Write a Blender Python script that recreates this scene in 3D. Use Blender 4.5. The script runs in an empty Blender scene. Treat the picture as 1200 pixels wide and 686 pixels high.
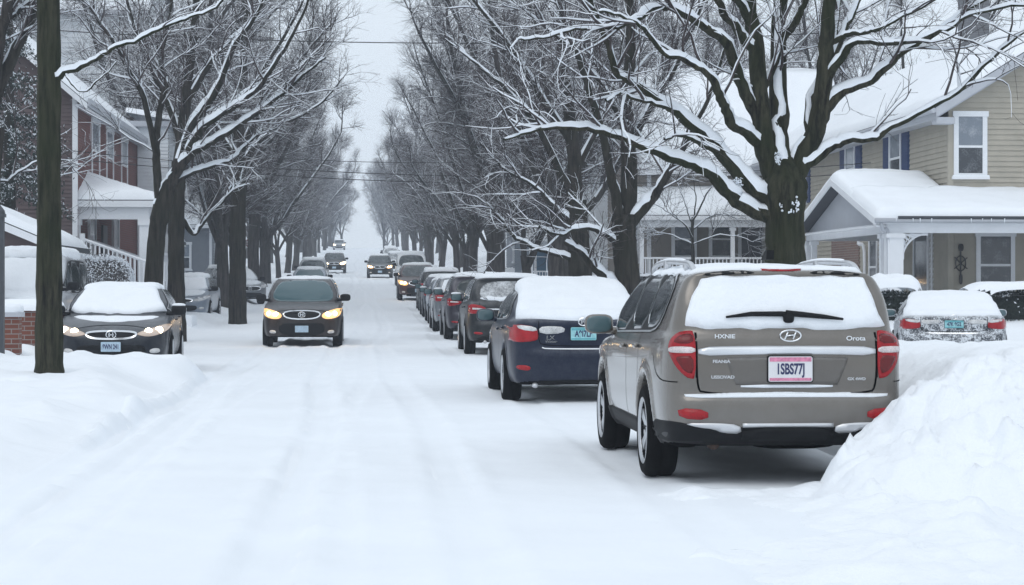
import bpy, math, random
import numpy as np
from mathutils import Vector, Matrix
from mathutils.bvhtree import BVHTree
from mathutils.geometry import delaunay_2d_cdt

S = bpy.context.scene
COL = S.collection
R = math.radians
PI = math.pi

# ------------------------------------------------------------------ camera
CAM_Z = 1.41
HAZE = .0009
cam_d = bpy.data.cameras.new('camera')
cam = bpy.data.objects.new('camera', cam_d)
COL.objects.link(cam)
cam_d.sensor_width = 36.0
cam_d.lens = 73.5
cam_d.clip_start = 0.1
cam_d.clip_end = 4000
YAW = math.atan(175 / 2450)
cam.location = (0, 0, CAM_Z)
cam.rotation_euler = (R(90) - 6 / 2450, 0, -YAW)
S.camera = cam

# ------------------------------------------------------------------ sky, sun, exposure
W = bpy.data.worlds.new('World')
S.world = W
W.use_nodes = True
SUN_EL, SUN_AZ = 58, -150          # azimuth measured from +Y towards +X
wn = W.node_tree
wn.nodes.clear()
wo = wn.nodes.new('ShaderNodeOutputWorld')
wb = wn.nodes.new('ShaderNodeBackground')
sky = wn.nodes.new('ShaderNodeTexSky')
sky.sky_type = 'NISHITA'
sky.sun_disc = False
sky.sun_elevation = R(SUN_EL)
sky.sun_rotation = R(SUN_AZ)
sky.altitude = 100
sky.air_density = 1.0
sky.dust_density = 4.0
sky.ozone_density = 2.0
hs = wn.nodes.new('ShaderNodeHueSaturation')
hs.inputs['Saturation'].default_value = 0.5
mx = wn.nodes.new('ShaderNodeMix')          # a closed cloud deck: mostly even pale grey
mx.data_type = 'RGBA'
mx.inputs[0].default_value = 0.78
mx.inputs[7].default_value = (8.2, 9.05, 9.9, 1)
wn.links.new(sky.outputs[0], hs.inputs['Color'])
wn.links.new(hs.outputs[0], mx.inputs[6])
wn.links.new(mx.outputs[2], wb.inputs['Color'])
wb.inputs['Strength'].default_value = 0.108
wn.links.new(wb.outputs[0], wo.inputs[0])

sun_d = bpy.data.lights.new('sun', 'SUN')
sun_d.energy = 0.5
sun_d.angle = R(40)
sun_d.color = (1.0, 0.97, 0.93)
sun = bpy.data.objects.new('sun', sun_d)
COL.objects.link(sun)
_d = Vector((math.sin(R(SUN_AZ)) * math.cos(R(SUN_EL)), math.cos(R(SUN_AZ)) * math.cos(R(SUN_EL)), math.sin(R(SUN_EL))))
sun.rotation_euler = (-_d).to_track_quat('-Z', 'Y').to_euler()
sun.location = (0, -20, 40)

S.view_settings.view_transform = 'Standard'
S.view_settings.look = 'None'
S.view_settings.gamma = 1.0
S.view_settings.exposure = 0.06
S.view_settings.use_curve_mapping = False
S.cycles.max_bounces = 8
S.cycles.volume_bounces = 1
S.cycles.use_denoising = True

# ------------------------------------------------------------------ helpers
rng = np.random.default_rng(7)
random.seed(7)

def tag(o, label=None, cat=None, group=None, kind=None):
    if label: o['label'] = label
    if cat: o['category'] = cat
    if group: o['group'] = group
    if kind: o['kind'] = kind
    return o

def link(o, parent=None):
    COL.objects.link(o)
    if parent is not None:
        o.parent = parent
    return o

def empty(name, loc=(0, 0, 0), rz=0.0, scale=1.0):
    o = bpy.data.objects.new(name, None)
    o.empty_display_size = 0.3
    o.location = loc
    o.rotation_euler = (0, 0, rz)
    o.scale = (scale,) * 3
    return link(o)

def mesh_np(name, V, faces, smooth=True, mi=None):
    """faces: list of (n,k) int arrays"""
    me = bpy.data.meshes.new(name)
    V = np.asarray(V, dtype=np.float32)
    faces = [np.asarray(f, dtype=np.int32) for f in faces if len(f)]
    me.vertices.add(len(V))
    me.vertices.foreach_set('co', V.ravel())
    nl = sum(f.size for f in faces)
    nf = sum(len(f) for f in faces)
    me.loops.add(nl)
    me.loops.foreach_set('vertex_index', np.concatenate([f.ravel() for f in faces]))
    tot = np.concatenate([np.full(len(f), f.shape[1], np.int32) for f in faces])
    st = np.concatenate([[0], np.cumsum(tot)[:-1]]).astype(np.int32)
    me.polygons.add(nf)
    me.polygons.foreach_set('loop_start', st)
    me.polygons.foreach_set('loop_total', tot)
    if mi is not None:
        me.polygons.foreach_set('material_index', np.asarray(mi, np.int32))
    me.update(calc_edges=True)
    me.polygons.foreach_set('use_smooth', np.full(nf, smooth))
    me.validate()
    return me

def put(name, me, mats, parent=None):
    if not isinstance(mats, (list, tuple)): mats = [mats]
    if len(me.materials) == 0:
        for m in mats: me.materials.append(m)
    o = bpy.data.objects.new(name, me)
    return link(o, parent)

def obj(name, V, faces, mats, parent=None, smooth=True, mi=None):
    return put(name, mesh_np(name, V, faces, smooth, mi), mats, parent)

class MB:
    """collects simple solids into one mesh"""
    def __init__(s): s.V = []; s.F = []; s.n = 0; s.sm = False
    def add(s, V, F):
        V = np.asarray(V, float).reshape(-1, 3)
        for f in F: s.F.append([int(i) + s.n for i in f])
        s.V.append(V); s.n += len(V)
    def box(s, c, d, rz=0.0, rx=0.0):
        c = np.array(c, float); d = np.array(d, float) / 2
        P = np.array([[x, y, z] for z in (-1, 1) for y in (-1, 1) for x in (-1, 1)], float) * d
        if rx:
            cx, sx = math.cos(rx), math.sin(rx)
            P = P @ np.array([[1, 0, 0], [0, cx, sx], [0, -sx, cx]])
        if rz:
            cz, sz = math.cos(rz), math.sin(rz)
            P = P @ np.array([[cz, sz, 0], [-sz, cz, 0], [0, 0, 1]])
        s.add(P + c, [(0, 2, 3, 1), (4, 5, 7, 6), (0, 1, 5, 4), (2, 6, 7, 3), (0, 4, 6, 2), (1, 3, 7, 5)])
        return s
    def b(s, x0, x1, y0, y1, z0, z1):
        return s.box(((x0 + x1) / 2, (y0 + y1) / 2, (z0 + z1) / 2), (x1 - x0, y1 - y0, z1 - z0))
    def prism(s, poly, axis, a0, a1):
        """poly: 2D points (other two axes in xyz order), extruded along axis"""
        n = len(poly); ax = 'xyz'.index(axis)
        def mk(a):
            out = []
            for p in poly:
                q = list(p); q.insert(ax, a); out.append(q)
            return out
        V = mk(a0) + mk(a1)
        F = [tuple(range(n)), tuple(range(2 * n - 1, n - 1, -1))]
        for i in range(n):
            j = (i + 1) % n
            F.append((j, i, i + n, j + n))
        s.add(V, F); return s
    def tube(s, pts, r, n=8, caps=True):
        V, F = tube_np(pts, r, n, caps)
        s.add(V, F); return s
    def lathe(s, prof, c, axis='z', n=24):
        """prof: (radius, height) pairs"""
        V = []; m = len(prof)
        for k in range(n):
            a = 2 * PI * k / n
            for r_, h in prof:
                p = (r_ * math.cos(a), r_ * math.sin(a), h)
                if axis == 'x': p = (p[2], p[0], p[1])
                if axis == 'y': p = (p[1], p[2], p[0])
                V.append([c[i] + p[i] for i in range(3)])
        F = []
        for k in range(n):
            k2 = (k + 1) % n
            for i in range(m - 1):
                F.append((k * m + i, k2 * m + i, k2 * m + i + 1, k * m + i + 1))
        s.add(V, F); return s
    def build(s, name, mat, parent=None, smooth=False):
        me = bpy.data.meshes.new(name)
        me.from_pydata(np.concatenate(s.V).tolist(), [], s.F)
        me.polygons.foreach_set('use_smooth', np.full(len(me.polygons), smooth))
        me.update()
        return put(name, me, mat, parent)

def tube_np(pts, r, n=8, caps=True):
    pts = np.asarray(pts, float); m = len(pts)
    r = np.broadcast_to(np.asarray(r, float), (m,))
    t = np.gradient(pts, axis=0); t /= np.linalg.norm(t, axis=1)[:, None] + 1e-9
    up = np.array([0, 0, 1.0]); V = []
    prev = None
    for i in range(m):
        a = np.cross(t[i], up)
        if np.linalg.norm(a) < 0.1: a = np.cross(t[i], np.array([0, 1.0, 0])) if prev is None else prev - t[i] * np.dot(prev, t[i])
        a /= np.linalg.norm(a); prev = a
        b = np.cross(a, t[i])
        for k in range(n):
            q = 2 * PI * k / n
            V.append(pts[i] + r[i] * (math.cos(q) * a + math.sin(q) * b))
    F = []
    for i in range(m - 1):
        for k in range(n):
            k2 = (k + 1) % n
            F.append((i * n + k, i * n + k2, (i + 1) * n + k2, (i + 1) * n + k))
    if caps:
        F.append(tuple(range(n - 1, -1, -1))); F.append(tuple(range((m - 1) * n, m * n)))
    return V, F

def ellipsoid(c, r, n=18, m=10, p=2.6):
    """superellipsoid vertices and faces"""
    V = []; F = []
    f = lambda x: math.copysign(abs(x) ** (2 / p), x)
    for i in range(m + 1):
        th = -PI / 2 + PI * i / m
        for k in range(n):
            ph = 2 * PI * k / n
            V.append((c[0] + r[0] * f(math.cos(th)) * f(math.cos(ph)), c[1] + r[1] * f(math.cos(th)) * f(math.sin(ph)), c[2] + r[2] * f(math.sin(th))))
    for i in range(m):
        for k in range(n):
            k2 = (k + 1) % n
            F.append((i * n + k, i * n + k2, (i + 1) * n + k2, (i + 1) * n + k))
    return V, F

def chaikin(P, n=2, closed=True):
    P = np.asarray(P, float)
    for _ in range(n):
        Q = np.roll(P, -1, 0) if closed else P[1:]
        A = P if closed else P[:-1]
        N = np.stack([A * .75 + Q * .25, A * .25 + Q * .75], 1).reshape(-1, P.shape[1])
        if not closed: N = np.concatenate([P[:1], N, P[-1:]])
        P = N
    return P

def catmull(P, n=6, closed=False):
    P = np.asarray(P, float); out = []
    m = len(P)
    for i in range(m - 1):
        p0, p1, p2, p3 = P[max(i - 1, 0)], P[i], P[i + 1], P[min(i + 2, m - 1)]
        for k in range(n):
            t = k / n
            out.append(.5 * ((2 * p1) + (p2 - p0) * t + (2 * p0 - 5 * p1 + 4 * p2 - p3) * t * t + (3 * p1 - p0 - 3 * p2 + p3) * t ** 3))
    out.append(P[-1]); return np.array(out)

# value noise in numpy (for terrain and snow lumps)
_perm = rng.integers(0, 1 << 30, 4096)
def vnoise(x, y, seed=0):
    x = np.asarray(x, float); y = np.asarray(y, float)
    xi = np.floor(x).astype(int); yi = np.floor(y).astype(int)
    fx = x - xi; fy = y - yi
    fx = fx * fx * (3 - 2 * fx); fy = fy * fy * (3 - 2 * fy)
    def h(a, b): return (_perm[(a * 73 + b * 179 + seed * 31 + _perm[(b * 57 + seed) & 4095] % 997) & 4095] % 10000) / 5000.0 - 1
    return (h(xi, yi) * (1 - fx) + h(xi + 1, yi) * fx) * (1 - fy) + (h(xi, yi + 1) * (1 - fx) + h(xi + 1, yi + 1) * fx) * fy
def fbm(x, y, o=4, seed=0):
    s = 0; a = 1.0
    for i in range(o):
        s = s + a * vnoise(x * 2 ** i, y * 2 ** i, seed + i); a *= .5
    return s

def sstep(a, b, x):
    t = np.clip((x - a) / (b - a), 0, 1)
    return t * t * (3 - 2 * t)

# ------------------------------------------------------------------ materials
def new_mat(name):
    m = bpy.data.materials.new(name); m.use_nodes = True
    nt = m.node_tree
    return m, nt, nt.nodes['Principled BSDF']

def N(nt, t, **kw):
    n = nt.nodes.new(t)
    for k, v in kw.items(): setattr(n, k, v)
    return n

def coords(nt, scale=(1, 1, 1), which='Object'):
    tc = N(nt, 'ShaderNodeTexCoord'); mp = N(nt, 'ShaderNodeMapping')
    mp.inputs['Scale'].default_value = scale
    nt.links.new(tc.outputs[which], mp.inputs[0])
    return mp.outputs[0]

def noise(nt, vec, scale, detail=4, rough=.55):
    n = N(nt, 'ShaderNodeTexNoise'); n.inputs['Scale'].default_value = scale
    n.inputs['Detail'].default_value = detail; n.inputs['Roughness'].default_value = rough
    if vec is not None: nt.links.new(vec, n.inputs['Vector'])
    return n.outputs['Fac']

def ramp(nt, fac, stops, interp='LINEAR'):
    r = N(nt, 'ShaderNodeValToRGB'); r.color_ramp.interpolation = interp
    e = r.color_ramp.elements
    while len(e) > 1: e.remove(e[-1])
    e[0].position = stops[0][0]; e[0].color = (*stops[0][1], 1) if len(stops[0][1]) == 3 else stops[0][1]
    for p, c in stops[1:]:
        x = e.new(p); x.color = (*c, 1) if len(c) == 3 else c
    nt.links.new(fac, r.inputs[0]); return r.outputs[0]

def math_n(nt, op, a, b=None, clamp=False):
    n = N(nt, 'ShaderNodeMath', operation=op, use_clamp=clamp)
    for i, v in enumerate((a, b)):
        if v is None: continue
        if isinstance(v, (int, float)): n.inputs[i].default_value = v
        else: nt.links.new(v, n.inputs[i])
    return n.outputs[0]

def mixc(nt, fac, a, b):
    n = N(nt, 'ShaderNodeMix', data_type='RGBA')
    for i, v in ((0, fac), (6, a), (7, b)):
        if isinstance(v, (int, float)): n.inputs[i].default_value = v
        elif isinstance(v, tuple): n.inputs[i].default_value = (*v, 1)
        else: nt.links.new(v, n.inputs[i])
    return n.outputs[2]

def bump(nt, h, strength, dist=.02, prev=None):
    n = N(nt, 'ShaderNodeBump'); n.inputs['Strength'].default_value = strength
    n.inputs['Distance'].default_value = dist
    nt.links.new(h, n.inputs['Height'])
    if prev is not None: nt.links.new(prev, n.inputs['Normal'])
    return n.outputs[0]

def plain(name, col, rough=.6, metal=0.0, var=.12, vs=6.0, coat=0.0, bumps=0.0, bscale=60, spec=.5):
    m, nt, p = new_mat(name)
    v = coords(nt)
    f = noise(nt, v, vs)
    c = ramp(nt, f, [(.25, tuple(x * (1 - var) for x in col)), (.75, tuple(min(1, x * (1 + var)) for x in col))])
    nt.links.new(c, p.inputs['Base Color'])
    p.inputs['Roughness'].default_value = rough
    p.inputs['Metallic'].default_value = metal
    p.inputs['Coat Weight'].default_value = coat
    p.inputs['Coat Roughness'].default_value = .06
    p.inputs['Specular IOR Level'].default_value = spec
    if bumps:
        nt.links.new(bump(nt, noise(nt, v, bscale), bumps, .01), p.inputs['Normal'])
    return m

SNOWC = (.87, .905, .945)
def snow_mat(name, scale=1.0, strength=.5, col=SNOWC, rough=.7):
    m, nt, p = new_mat(name)
    v = coords(nt)
    f = noise(nt, v, 1.3 * scale, 5)
    c = ramp(nt, f, [(.3, tuple(x * .955 for x in col)), (.7, col)])
    nt.links.new(c, p.inputs['Base Color'])
    p.inputs['Roughness'].default_value = rough
    p.inputs['Specular IOR Level'].default_value = .25
    p.inputs['Subsurface Weight'].default_value = 0.0
    b1 = bump(nt, noise(nt, v, 5 * scale, 5, .6), strength * .5, .05)
    b2 = bump(nt, noise(nt, v, 60 * scale, 3, .6), strength * .5, .006, b1)
    nt.links.new(b2, p.inputs['Normal'])
    return m

def paint(name, col, metal=.35, rough=.38, dust=.25, skirt=None, skirt_z=.36, salt=.3, dust_scale=9.0, gloss=1.0, crust=0.0):
    """car paint with road salt low down, fine snow dust on upward faces and (optionally) a dark plastic skirt"""
    m, nt, p = new_mat(name)
    tc = N(nt, 'ShaderNodeTexCoord')
    ob = tc.outputs['Object']
    sx = N(nt, 'ShaderNodeSeparateXYZ'); nt.links.new(ob, sx.inputs[0])
    z = sx.outputs['Z']
    n1 = noise(nt, ob, 3.0, 5); n2 = noise(nt, ob, dust_scale * 6, 6, .7); n3 = noise(nt, ob, dust_scale, 5, .65)
    base = ramp(nt, n1, [(.3, tuple(x * .93 for x in col)), (.7, tuple(min(1, x * 1.06) for x in col))])
    # road salt: film below the door line, streaky
    low = N(nt, 'ShaderNodeMapRange'); low.inputs[1].default_value = .85; low.inputs[2].default_value = .25
    nt.links.new(z, low.inputs[0])
    sf = math_n(nt, 'MULTIPLY', math_n(nt, 'MULTIPLY', low.outputs[0], n3), salt * 1.6, True)
    base = mixc(nt, sf, base, (.36, .37, .38))
    metal_in = metal; rough_sock = None
    if skirt is not None:
        st = math_n(nt, 'LESS_THAN', z, skirt_z)
        base = mixc(nt, st, base, skirt)
        mm = math_n(nt, 'MULTIPLY', math_n(nt, 'SUBTRACT', 1.0, st), metal)
        nt.links.new(mm, p.inputs['Metallic'])
        rough_sock = math_n(nt, 'ADD', math_n(nt, 'MULTIPLY', st, .3), rough)
    else:
        p.inputs['Metallic'].default_value = metal
    # snow dust on upward faces
    g = N(nt, 'ShaderNodeNewGeometry'); gs = N(nt, 'ShaderNodeSeparateXYZ'); nt.links.new(g.outputs['Normal'], gs.inputs[0])
    up = N(nt, 'ShaderNodeMapRange'); up.inputs[1].default_value = .05; up.inputs[2].default_value = .9
    nt.links.new(gs.outputs['Z'], up.inputs[0])
    dn = math_n(nt, 'MULTIPLY', n2, n3)
    df = math_n(nt, 'ADD', math_n(nt, 'MULTIPLY', up.outputs[0], dust * 2.2), math_n(nt, 'MULTIPLY', dust, .35))
    df = math_n(nt, 'MULTIPLY', df, math_n(nt, 'MULTIPLY', dn, 3.2), True)
    if crust:
        k = ramp(nt, math_n(nt, 'ADD', math_n(nt, 'MULTIPLY', n2, .6), math_n(nt, 'MULTIPLY', n3, .5)), [(.50, (0, 0, 0)), (.60, (crust,) * 3)])
        df = math_n(nt, 'MAXIMUM', df, k)
    base = mixc(nt, df, base, SNOWC)
    nt.links.new(base, p.inputs['Base Color'])
    rr = math_n(nt, 'ADD', math_n(nt, 'MULTIPLY', df, .5), rough_sock if rough_sock is not None else rough)
    nt.links.new(rr, p.inputs['Roughness'])
    ct = math_n(nt, 'SUBTRACT', .55 * gloss, math_n(nt, 'MULTIPLY', df, .55), True)
    p.inputs['Specular IOR Level'].default_value = .5 * gloss
    if skirt is not None: ct = math_n(nt, 'MULTIPLY', ct, math_n(nt, 'SUBTRACT', 1.0, st))
    nt.links.new(ct, p.inputs['Coat Weight']); p.inputs['Coat Roughness'].default_value = .08
    return m

def glow(name, col, strength, base=(.8, .8, .8)):
    m, nt, p = new_mat(name)
    v = coords(nt); f = noise(nt, v, 14, 2)
    nt.links.new(ramp(nt, f, [(.3, tuple(c * .8 for c in col)), (.7, col)]), p.inputs['Emission Color'])
    p.inputs['Base Color'].default_value = (*base, 1)
    p.inputs['Emission Strength'].default_value = strength
    p.inputs['Roughness'].default_value = .2
    return m

def lens(name, col, rough=.12, coat=.8):
    m, nt, p = new_mat(name)
    v = coords(nt)
    vo = N(nt, 'ShaderNodeTexVoronoi'); vo.inputs['Scale'].default_value = 120; nt.links.new(v, vo.inputs['Vector'])
    f = math_n(nt, 'ADD', math_n(nt, 'MULTIPLY', vo.outputs['Distance'], .35), math_n(nt, 'MULTIPLY', noise(nt, v, 9, 3), .7))
    nt.links.new(ramp(nt, f, [(.35, tuple(min(1, x * 1.2) for x in col)), (.58, tuple(x * .9 for x in col)), (.8, tuple(x * .55 for x in col))]), p.inputs['Base Color'])
    nt.links.new(bump(nt, vo.outputs['Distance'], .25, .005), p.inputs['Normal'])
    p.inputs['Roughness'].default_value = rough; p.inputs['Coat Weight'].default_value = coat
    p.inputs['Coat Roughness'].default_value = .04; p.inputs['Specular IOR Level'].default_value = .3
    return m

def frosted_glass(name, col, frost=.0, rough=.06):
    m, nt, p = new_mat(name)
    v = coords(nt)
    f = math_n(nt, 'MULTIPLY', noise(nt, v, 25, 6, .75), noise(nt, v, 4, 3))
    ff = ramp(nt, f, [(.28 - .22 * frost, (0, 0, 0)), (.42, (frost,) * 3)])
    nt.links.new(mixc(nt, ff, col, SNOWC), p.inputs['Base Color'])
    rr = math_n(nt, 'ADD', math_n(nt, 'MULTIPLY', ff, .6), rough)
    nt.links.new(rr, p.inputs['Roughness'])
    p.inputs['Specular IOR Level'].default_value = .8
    return m

M = {}
M['snow'] = snow_mat('snow_fresh', 1.0, .5)
M['snow_car'] = snow_mat('snow_on_car', 3.0, .6)
M['snow_roof'] = snow_mat('snow_on_roof', .8, .45)
M['snow_branch'] = snow_mat('snow_on_branch', 4.0, .5, (.80, .845, .90))
M['tyre'] = plain('tyre_rubber', (.0055, .0055, .006), .9, var=.3, bumps=.3, bscale=90, spec=.08)
M['rim'] = plain('alloy_rim', (.52, .53, .55), .35, .9, var=.15)
M['plastic'] = plain('black_plastic', (.007, .0075, .009), .6, var=.2, bumps=.1, bscale=200, spec=.18)
M['under'] = plain('dark_underbody', (.003, .003, .0035), .95, var=.3, spec=.03)
M['chrome'] = plain('chrome', (.78, .8, .82), .12, 1.0, var=.05)
M['silver'] = plain('satin_silver', (.62, .63, .65), .33, .85, var=.1)
M['glass'] = frosted_glass('car_glass', (.022, .034, .038), .0)
M['glass_dusty'] = frosted_glass('frosty_car_glass', (.03, .04, .046), .75)
M['glass_half'] = frosted_glass('dusted_car_glass', (.022, .034, .038), .16)
M['glass_teal'] = frosted_glass('teal_tinted_glass', (.05, .105, .12), .0)
M['red'] = lens('red_tail_lens', (.34, .004, .010), .22, .18)
M['red_deep'] = lens('deep_red_lens', (.13, .002, .004), .18, .3)
M['clear'] = lens('clear_lens', (.62, .62, .62))
M['amberish'] = glow('lit_headlamp', (1.0, .54, .16), 1.35, (.3, .25, .2))
M['amber_dim'] = glow('lit_headlamp_dim', (1.0, .60, .26), .26, (.35, .35, .36))
M['amber_far'] = glow('lit_headlamp_bright', (1.0, .72, .36), 7.0)
M['lowbeam'] = glow('headlamp_bulb', (1.0, .86, .58), 14.0)
M['orange'] = lens('amber_lens', (.5, .2, .05))
M['plate_ink'] = plain('plate_ink', (.02, .025, .10), .5)
M['plate_white'] = plain('plate_white', (.72, .72, .74), .45, var=.06)
M['plate_pink'] = plain('plate_pink_band', (.62, .22, .34), .5, var=.35, vs=40)
M['plate_teal'] = plain('plate_teal', (.30, .58, .62), .45, var=.25, vs=25)
M['plate_teal_band'] = plain('plate_teal_band', (.12, .40, .45), .5, var=.2)
M['plate_blue'] = plain('plate_pale_blue', (.42, .55, .66), .45, var=.15, vs=20)
M['p_taupe'] = paint('taupe_metallic_paint', (.145, .129, .111), .48, .24, .03, skirt=(.008, .0085, .01), skirt_z=.40, salt=.18, gloss=1.1)
M['p_navy'] = paint('navy_metallic_paint', (.003, .008, .027), .15, .30, .05, salt=.03, gloss=.26)
M['clear_band'] = lens('pale_lens_band', (.66, .58, .58))
M['strip'] = plain('brushed_bright_strip', (.74, .76, .79), .28, .8, var=.15, vs=3)
M['taupe_shade'] = paint('taupe_painted_shade', (.115, .104, .092), .4, .38, .05, salt=.1)  # darker taupe that puts recess and crease shade into the colour
M['p_black'] = paint('black_paint', (.003, .0045, .006), .1, .28, .06, salt=.04, gloss=.26)
M['p_black2'] = paint('blue_black_paint', (.004, .007, .014), .1, .25, .05, salt=.02, gloss=.3)
M['p_plum'] = paint('plum_grey_paint', (.024, .02, .032), .25, .32, .06, salt=.08, gloss=.4)
M['p_grey'] = paint('silver_grey_paint', (.14, .155, .17), .4, .34, .12, salt=.2)
M['p_silver'] = paint('silver_paint', (.55, .57, .60), .4, .35, .10, salt=.2)
M['p_white'] = paint('white_paint', (.62, .64, .66), .0, .4, .2, salt=.1)
M['p_maroon'] = paint('maroon_paint', (.05, .012, .010), .2, .3, .06, salt=.06, gloss=.4)
M['p_brown'] = paint('brown_black_paint', (.016, .010, .009), .2, .3, .05, salt=.05, gloss=.3)
M['p_bluegrey'] = paint('blue_grey_paint', (.20, .24, .30), .4, .33, .1, salt=.1)
M['p_crust'] = paint('snow_crusted_paint', (.008, .011, .02), .05, .5, .30, salt=.05, dust_scale=7, gloss=.3, crust=.8)
M['snow_road'] = snow_mat('snow_on_road', .6, .35, (.855, .895, .94))
M['snow_heap'] = snow_mat('ploughed_snow', 1.6, .9)
M['glass_side'] = frosted_glass('dark_side_glass', (.012, .02, .024), .10, .04)
M['rust'] = plain('rusty_pipe', (.05, .03, .022), .8, var=.4, vs=20)
# ================================================================== ground height
def road_z(y):
    y = np.asarray(y, float)
    z = .0048 * np.clip(y - 45, 0, None) ** 1.3
    zc = .0048 * 295 ** 1.3
    return np.where(y > 340, zc - .002 * np.clip(y - 340, 0, 60) ** 1.15, z)

def at(px, D):
    """world x,y of what stands at picture column px (1200 wide) and depth D"""
    xc = (px - 600) / 2450 * D
    return xc * math.cos(YAW) + D * math.sin(YAW), D * math.cos(YAW) - xc * math.sin(YAW)

def ground_z(x, y):
    """snow surface: street, verges, driveways and the ploughed mounds"""
    x, y = np.broadcast_arrays(np.asarray(x, float), np.asarray(y, float))
    z = road_z(y).copy()
    n1 = fbm(x * .35, y * .35, 4, 3); n2 = fbm(x * 1.6, y * 1.6, 3, 9)
    # right verge climbing to the gardens
    rv = sstep(4.15, 5.2, x)
    z += rv * (.26 + .07 * n1 + .035 * n2) + .55 * sstep(5.5, 13, x) * sstep(40, 50, y) + .9 * sstep(7, 12, x) * sstep(60, 75, y)
    z -= .40 * np.exp(-(((x - 10.5) / 1.9) ** 4 + ((y - 39) / 5) ** 4)) * rv
    z += .24 * np.exp(-(((y - 33.3) / 1.5) ** 2)) * sstep(6.5, 8.5, x) * (1 + .25 * n2)
    # left verge, and the mound in front of the parked sedan
    lv = sstep(-4.55, -5.3, x)
    z += lv * (.22 + .06 * n1 + .03 * n2) * sstep(30, 36, y) + .3 * sstep(-6, -10, x) * sstep(44, 60, y)
    xe = -2.15 - .35 * vnoise(0 * y, y * .22, 4) - .25 * sstep(26, 31, y)
    mound = sstep(0, 1, (xe - x) / 1.15)
    top = .23 + .10 * sstep(22, 31, y) + .05 * n1 + .035 * n2
    yb = 32.0 + .25 * vnoise(x * 1.3, 0 * x, 8)
    z += mound * top * (1 - sstep(0, 1, (y - yb) / .8) * (1 - lv)) * np.where(y < 36, 1, 1 - sstep(30, 36, y))
    bumpx = sstep(-5.6, -5.0, x) * (1 - sstep(-2.8, -2.3, x)); bumpy = sstep(29.3, 31.6, y) * (1 - sstep(32.4, 33.0, y))
    z = np.maximum(z, bumpx * bumpy * (.36 + .06 * n2 + .03 * n1))
    # tyre ruts, softened by the fresh fall
    w = .12 * np.sin(y * .11) + .05 * np.sin(y * .31 + 1)
    n3 = fbm(x * 5, y * 3.2, 3, 15)
    inr = (1 - sstep(3.6, 4.2, np.abs(x - .3)))
    for cx, dp, wd in ((-2.0, .034, .15), (-.55, .032, .15), (.55, .018, .14), (1.95, .015, .14), (-1.55, .014, .10), (-.05, .012, .10)):
        ww = w * (1 if wd > .12 else -1.3)
        e = np.abs(x - cx - ww)
        z -= dp * (1 - sstep(wd * .7, wd * 1.25, e)) * inr * (1 + .5 * n2)
        z += dp * .55 * np.exp(-((e - wd * 1.7) / (wd * .5)) ** 2) * inr * (1 + .7 * n3)
    z += inr * (.010 * n1 + .008 * n2 + .004 * n3)
    # the curved track cut into the foot of the left bank
    xc_ = -2.36 + .16 * np.exp(-((y - 25) / 4.5) ** 2)
    e = np.abs(x - xc_)
    z -= .10 * np.exp(-(e / .085) ** 2) * sstep(17.5, 20, y) * (1 - sstep(33, 36, y))
    z += .05 * np.exp(-((x - xc_ + .19) / .08) ** 2) * sstep(17.5, 20, y) * (1 - sstep(33, 36, y)) * (1 + .6 * n3)
    # trampled, clodded snow on the bank and the near verge
    clod = np.clip(fbm(x * 2.6 + 5, y * 2.1, 3, 61) - .35, 0, 1)
    z += clod * .09 * mound * (y < 33) + .012 * n3 * np.maximum(mound, rv)
    # slush pushed up round the parked row
    z += .07 * np.exp(-((x - 4.05) / .25) ** 2) * (1 + .6 * n2) * (y > 19)
    return z
# ================================================================== snow-covered ground and street
def grid_mesh(xs, ys, zf):
    X, Y = np.meshgrid(xs, ys, indexing='ij')
    Z = zf(X, Y)
    nx, ny = len(xs), len(ys)
    V = np.stack([X, Y, Z], -1).reshape(-1, 3)
    i = np.arange(nx - 1)[:, None] * ny + np.arange(ny - 1)[None]
    Q = np.stack([i, i + ny, i + ny + 1, i + 1], -1).reshape(-1, 4)
    return V, Q
ysn = [-25, -15, -8, -2, 2, 5]; y = 5.0
while y < 470:
    y += max(.13, .0045 * y); ysn.append(y)
xs_side = np.array([.25, .5, .8, 1.2, 1.7, 2.4, 3.2, 4.2, 5.5, 8, 12, 18, 28, 45, 70, 110])
xs = np.concatenate([-9 - xs_side[::-1], np.arange(-9, 13.01, .10), 13 + xs_side])
V, Q = grid_mesh(xs, np.array(ysn), ground_z)
tag(obj('ground', V, [Q], M['snow'], None, True), kind='structure')
ysr = np.array([v for v in ysn if v > 2])
def rz_(X, Y):
    z = ground_z(X, Y) + .006
    e = np.minimum(X + 2.6, 4.02 - X)
    return z - .03 * (1 - sstep(0, .12, e))
V, Q = grid_mesh(np.arange(-2.6, 4.03, .055), ysr, rz_)
tag(obj('road', V, [Q], M['snow_road'], None, True), kind='structure')

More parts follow.
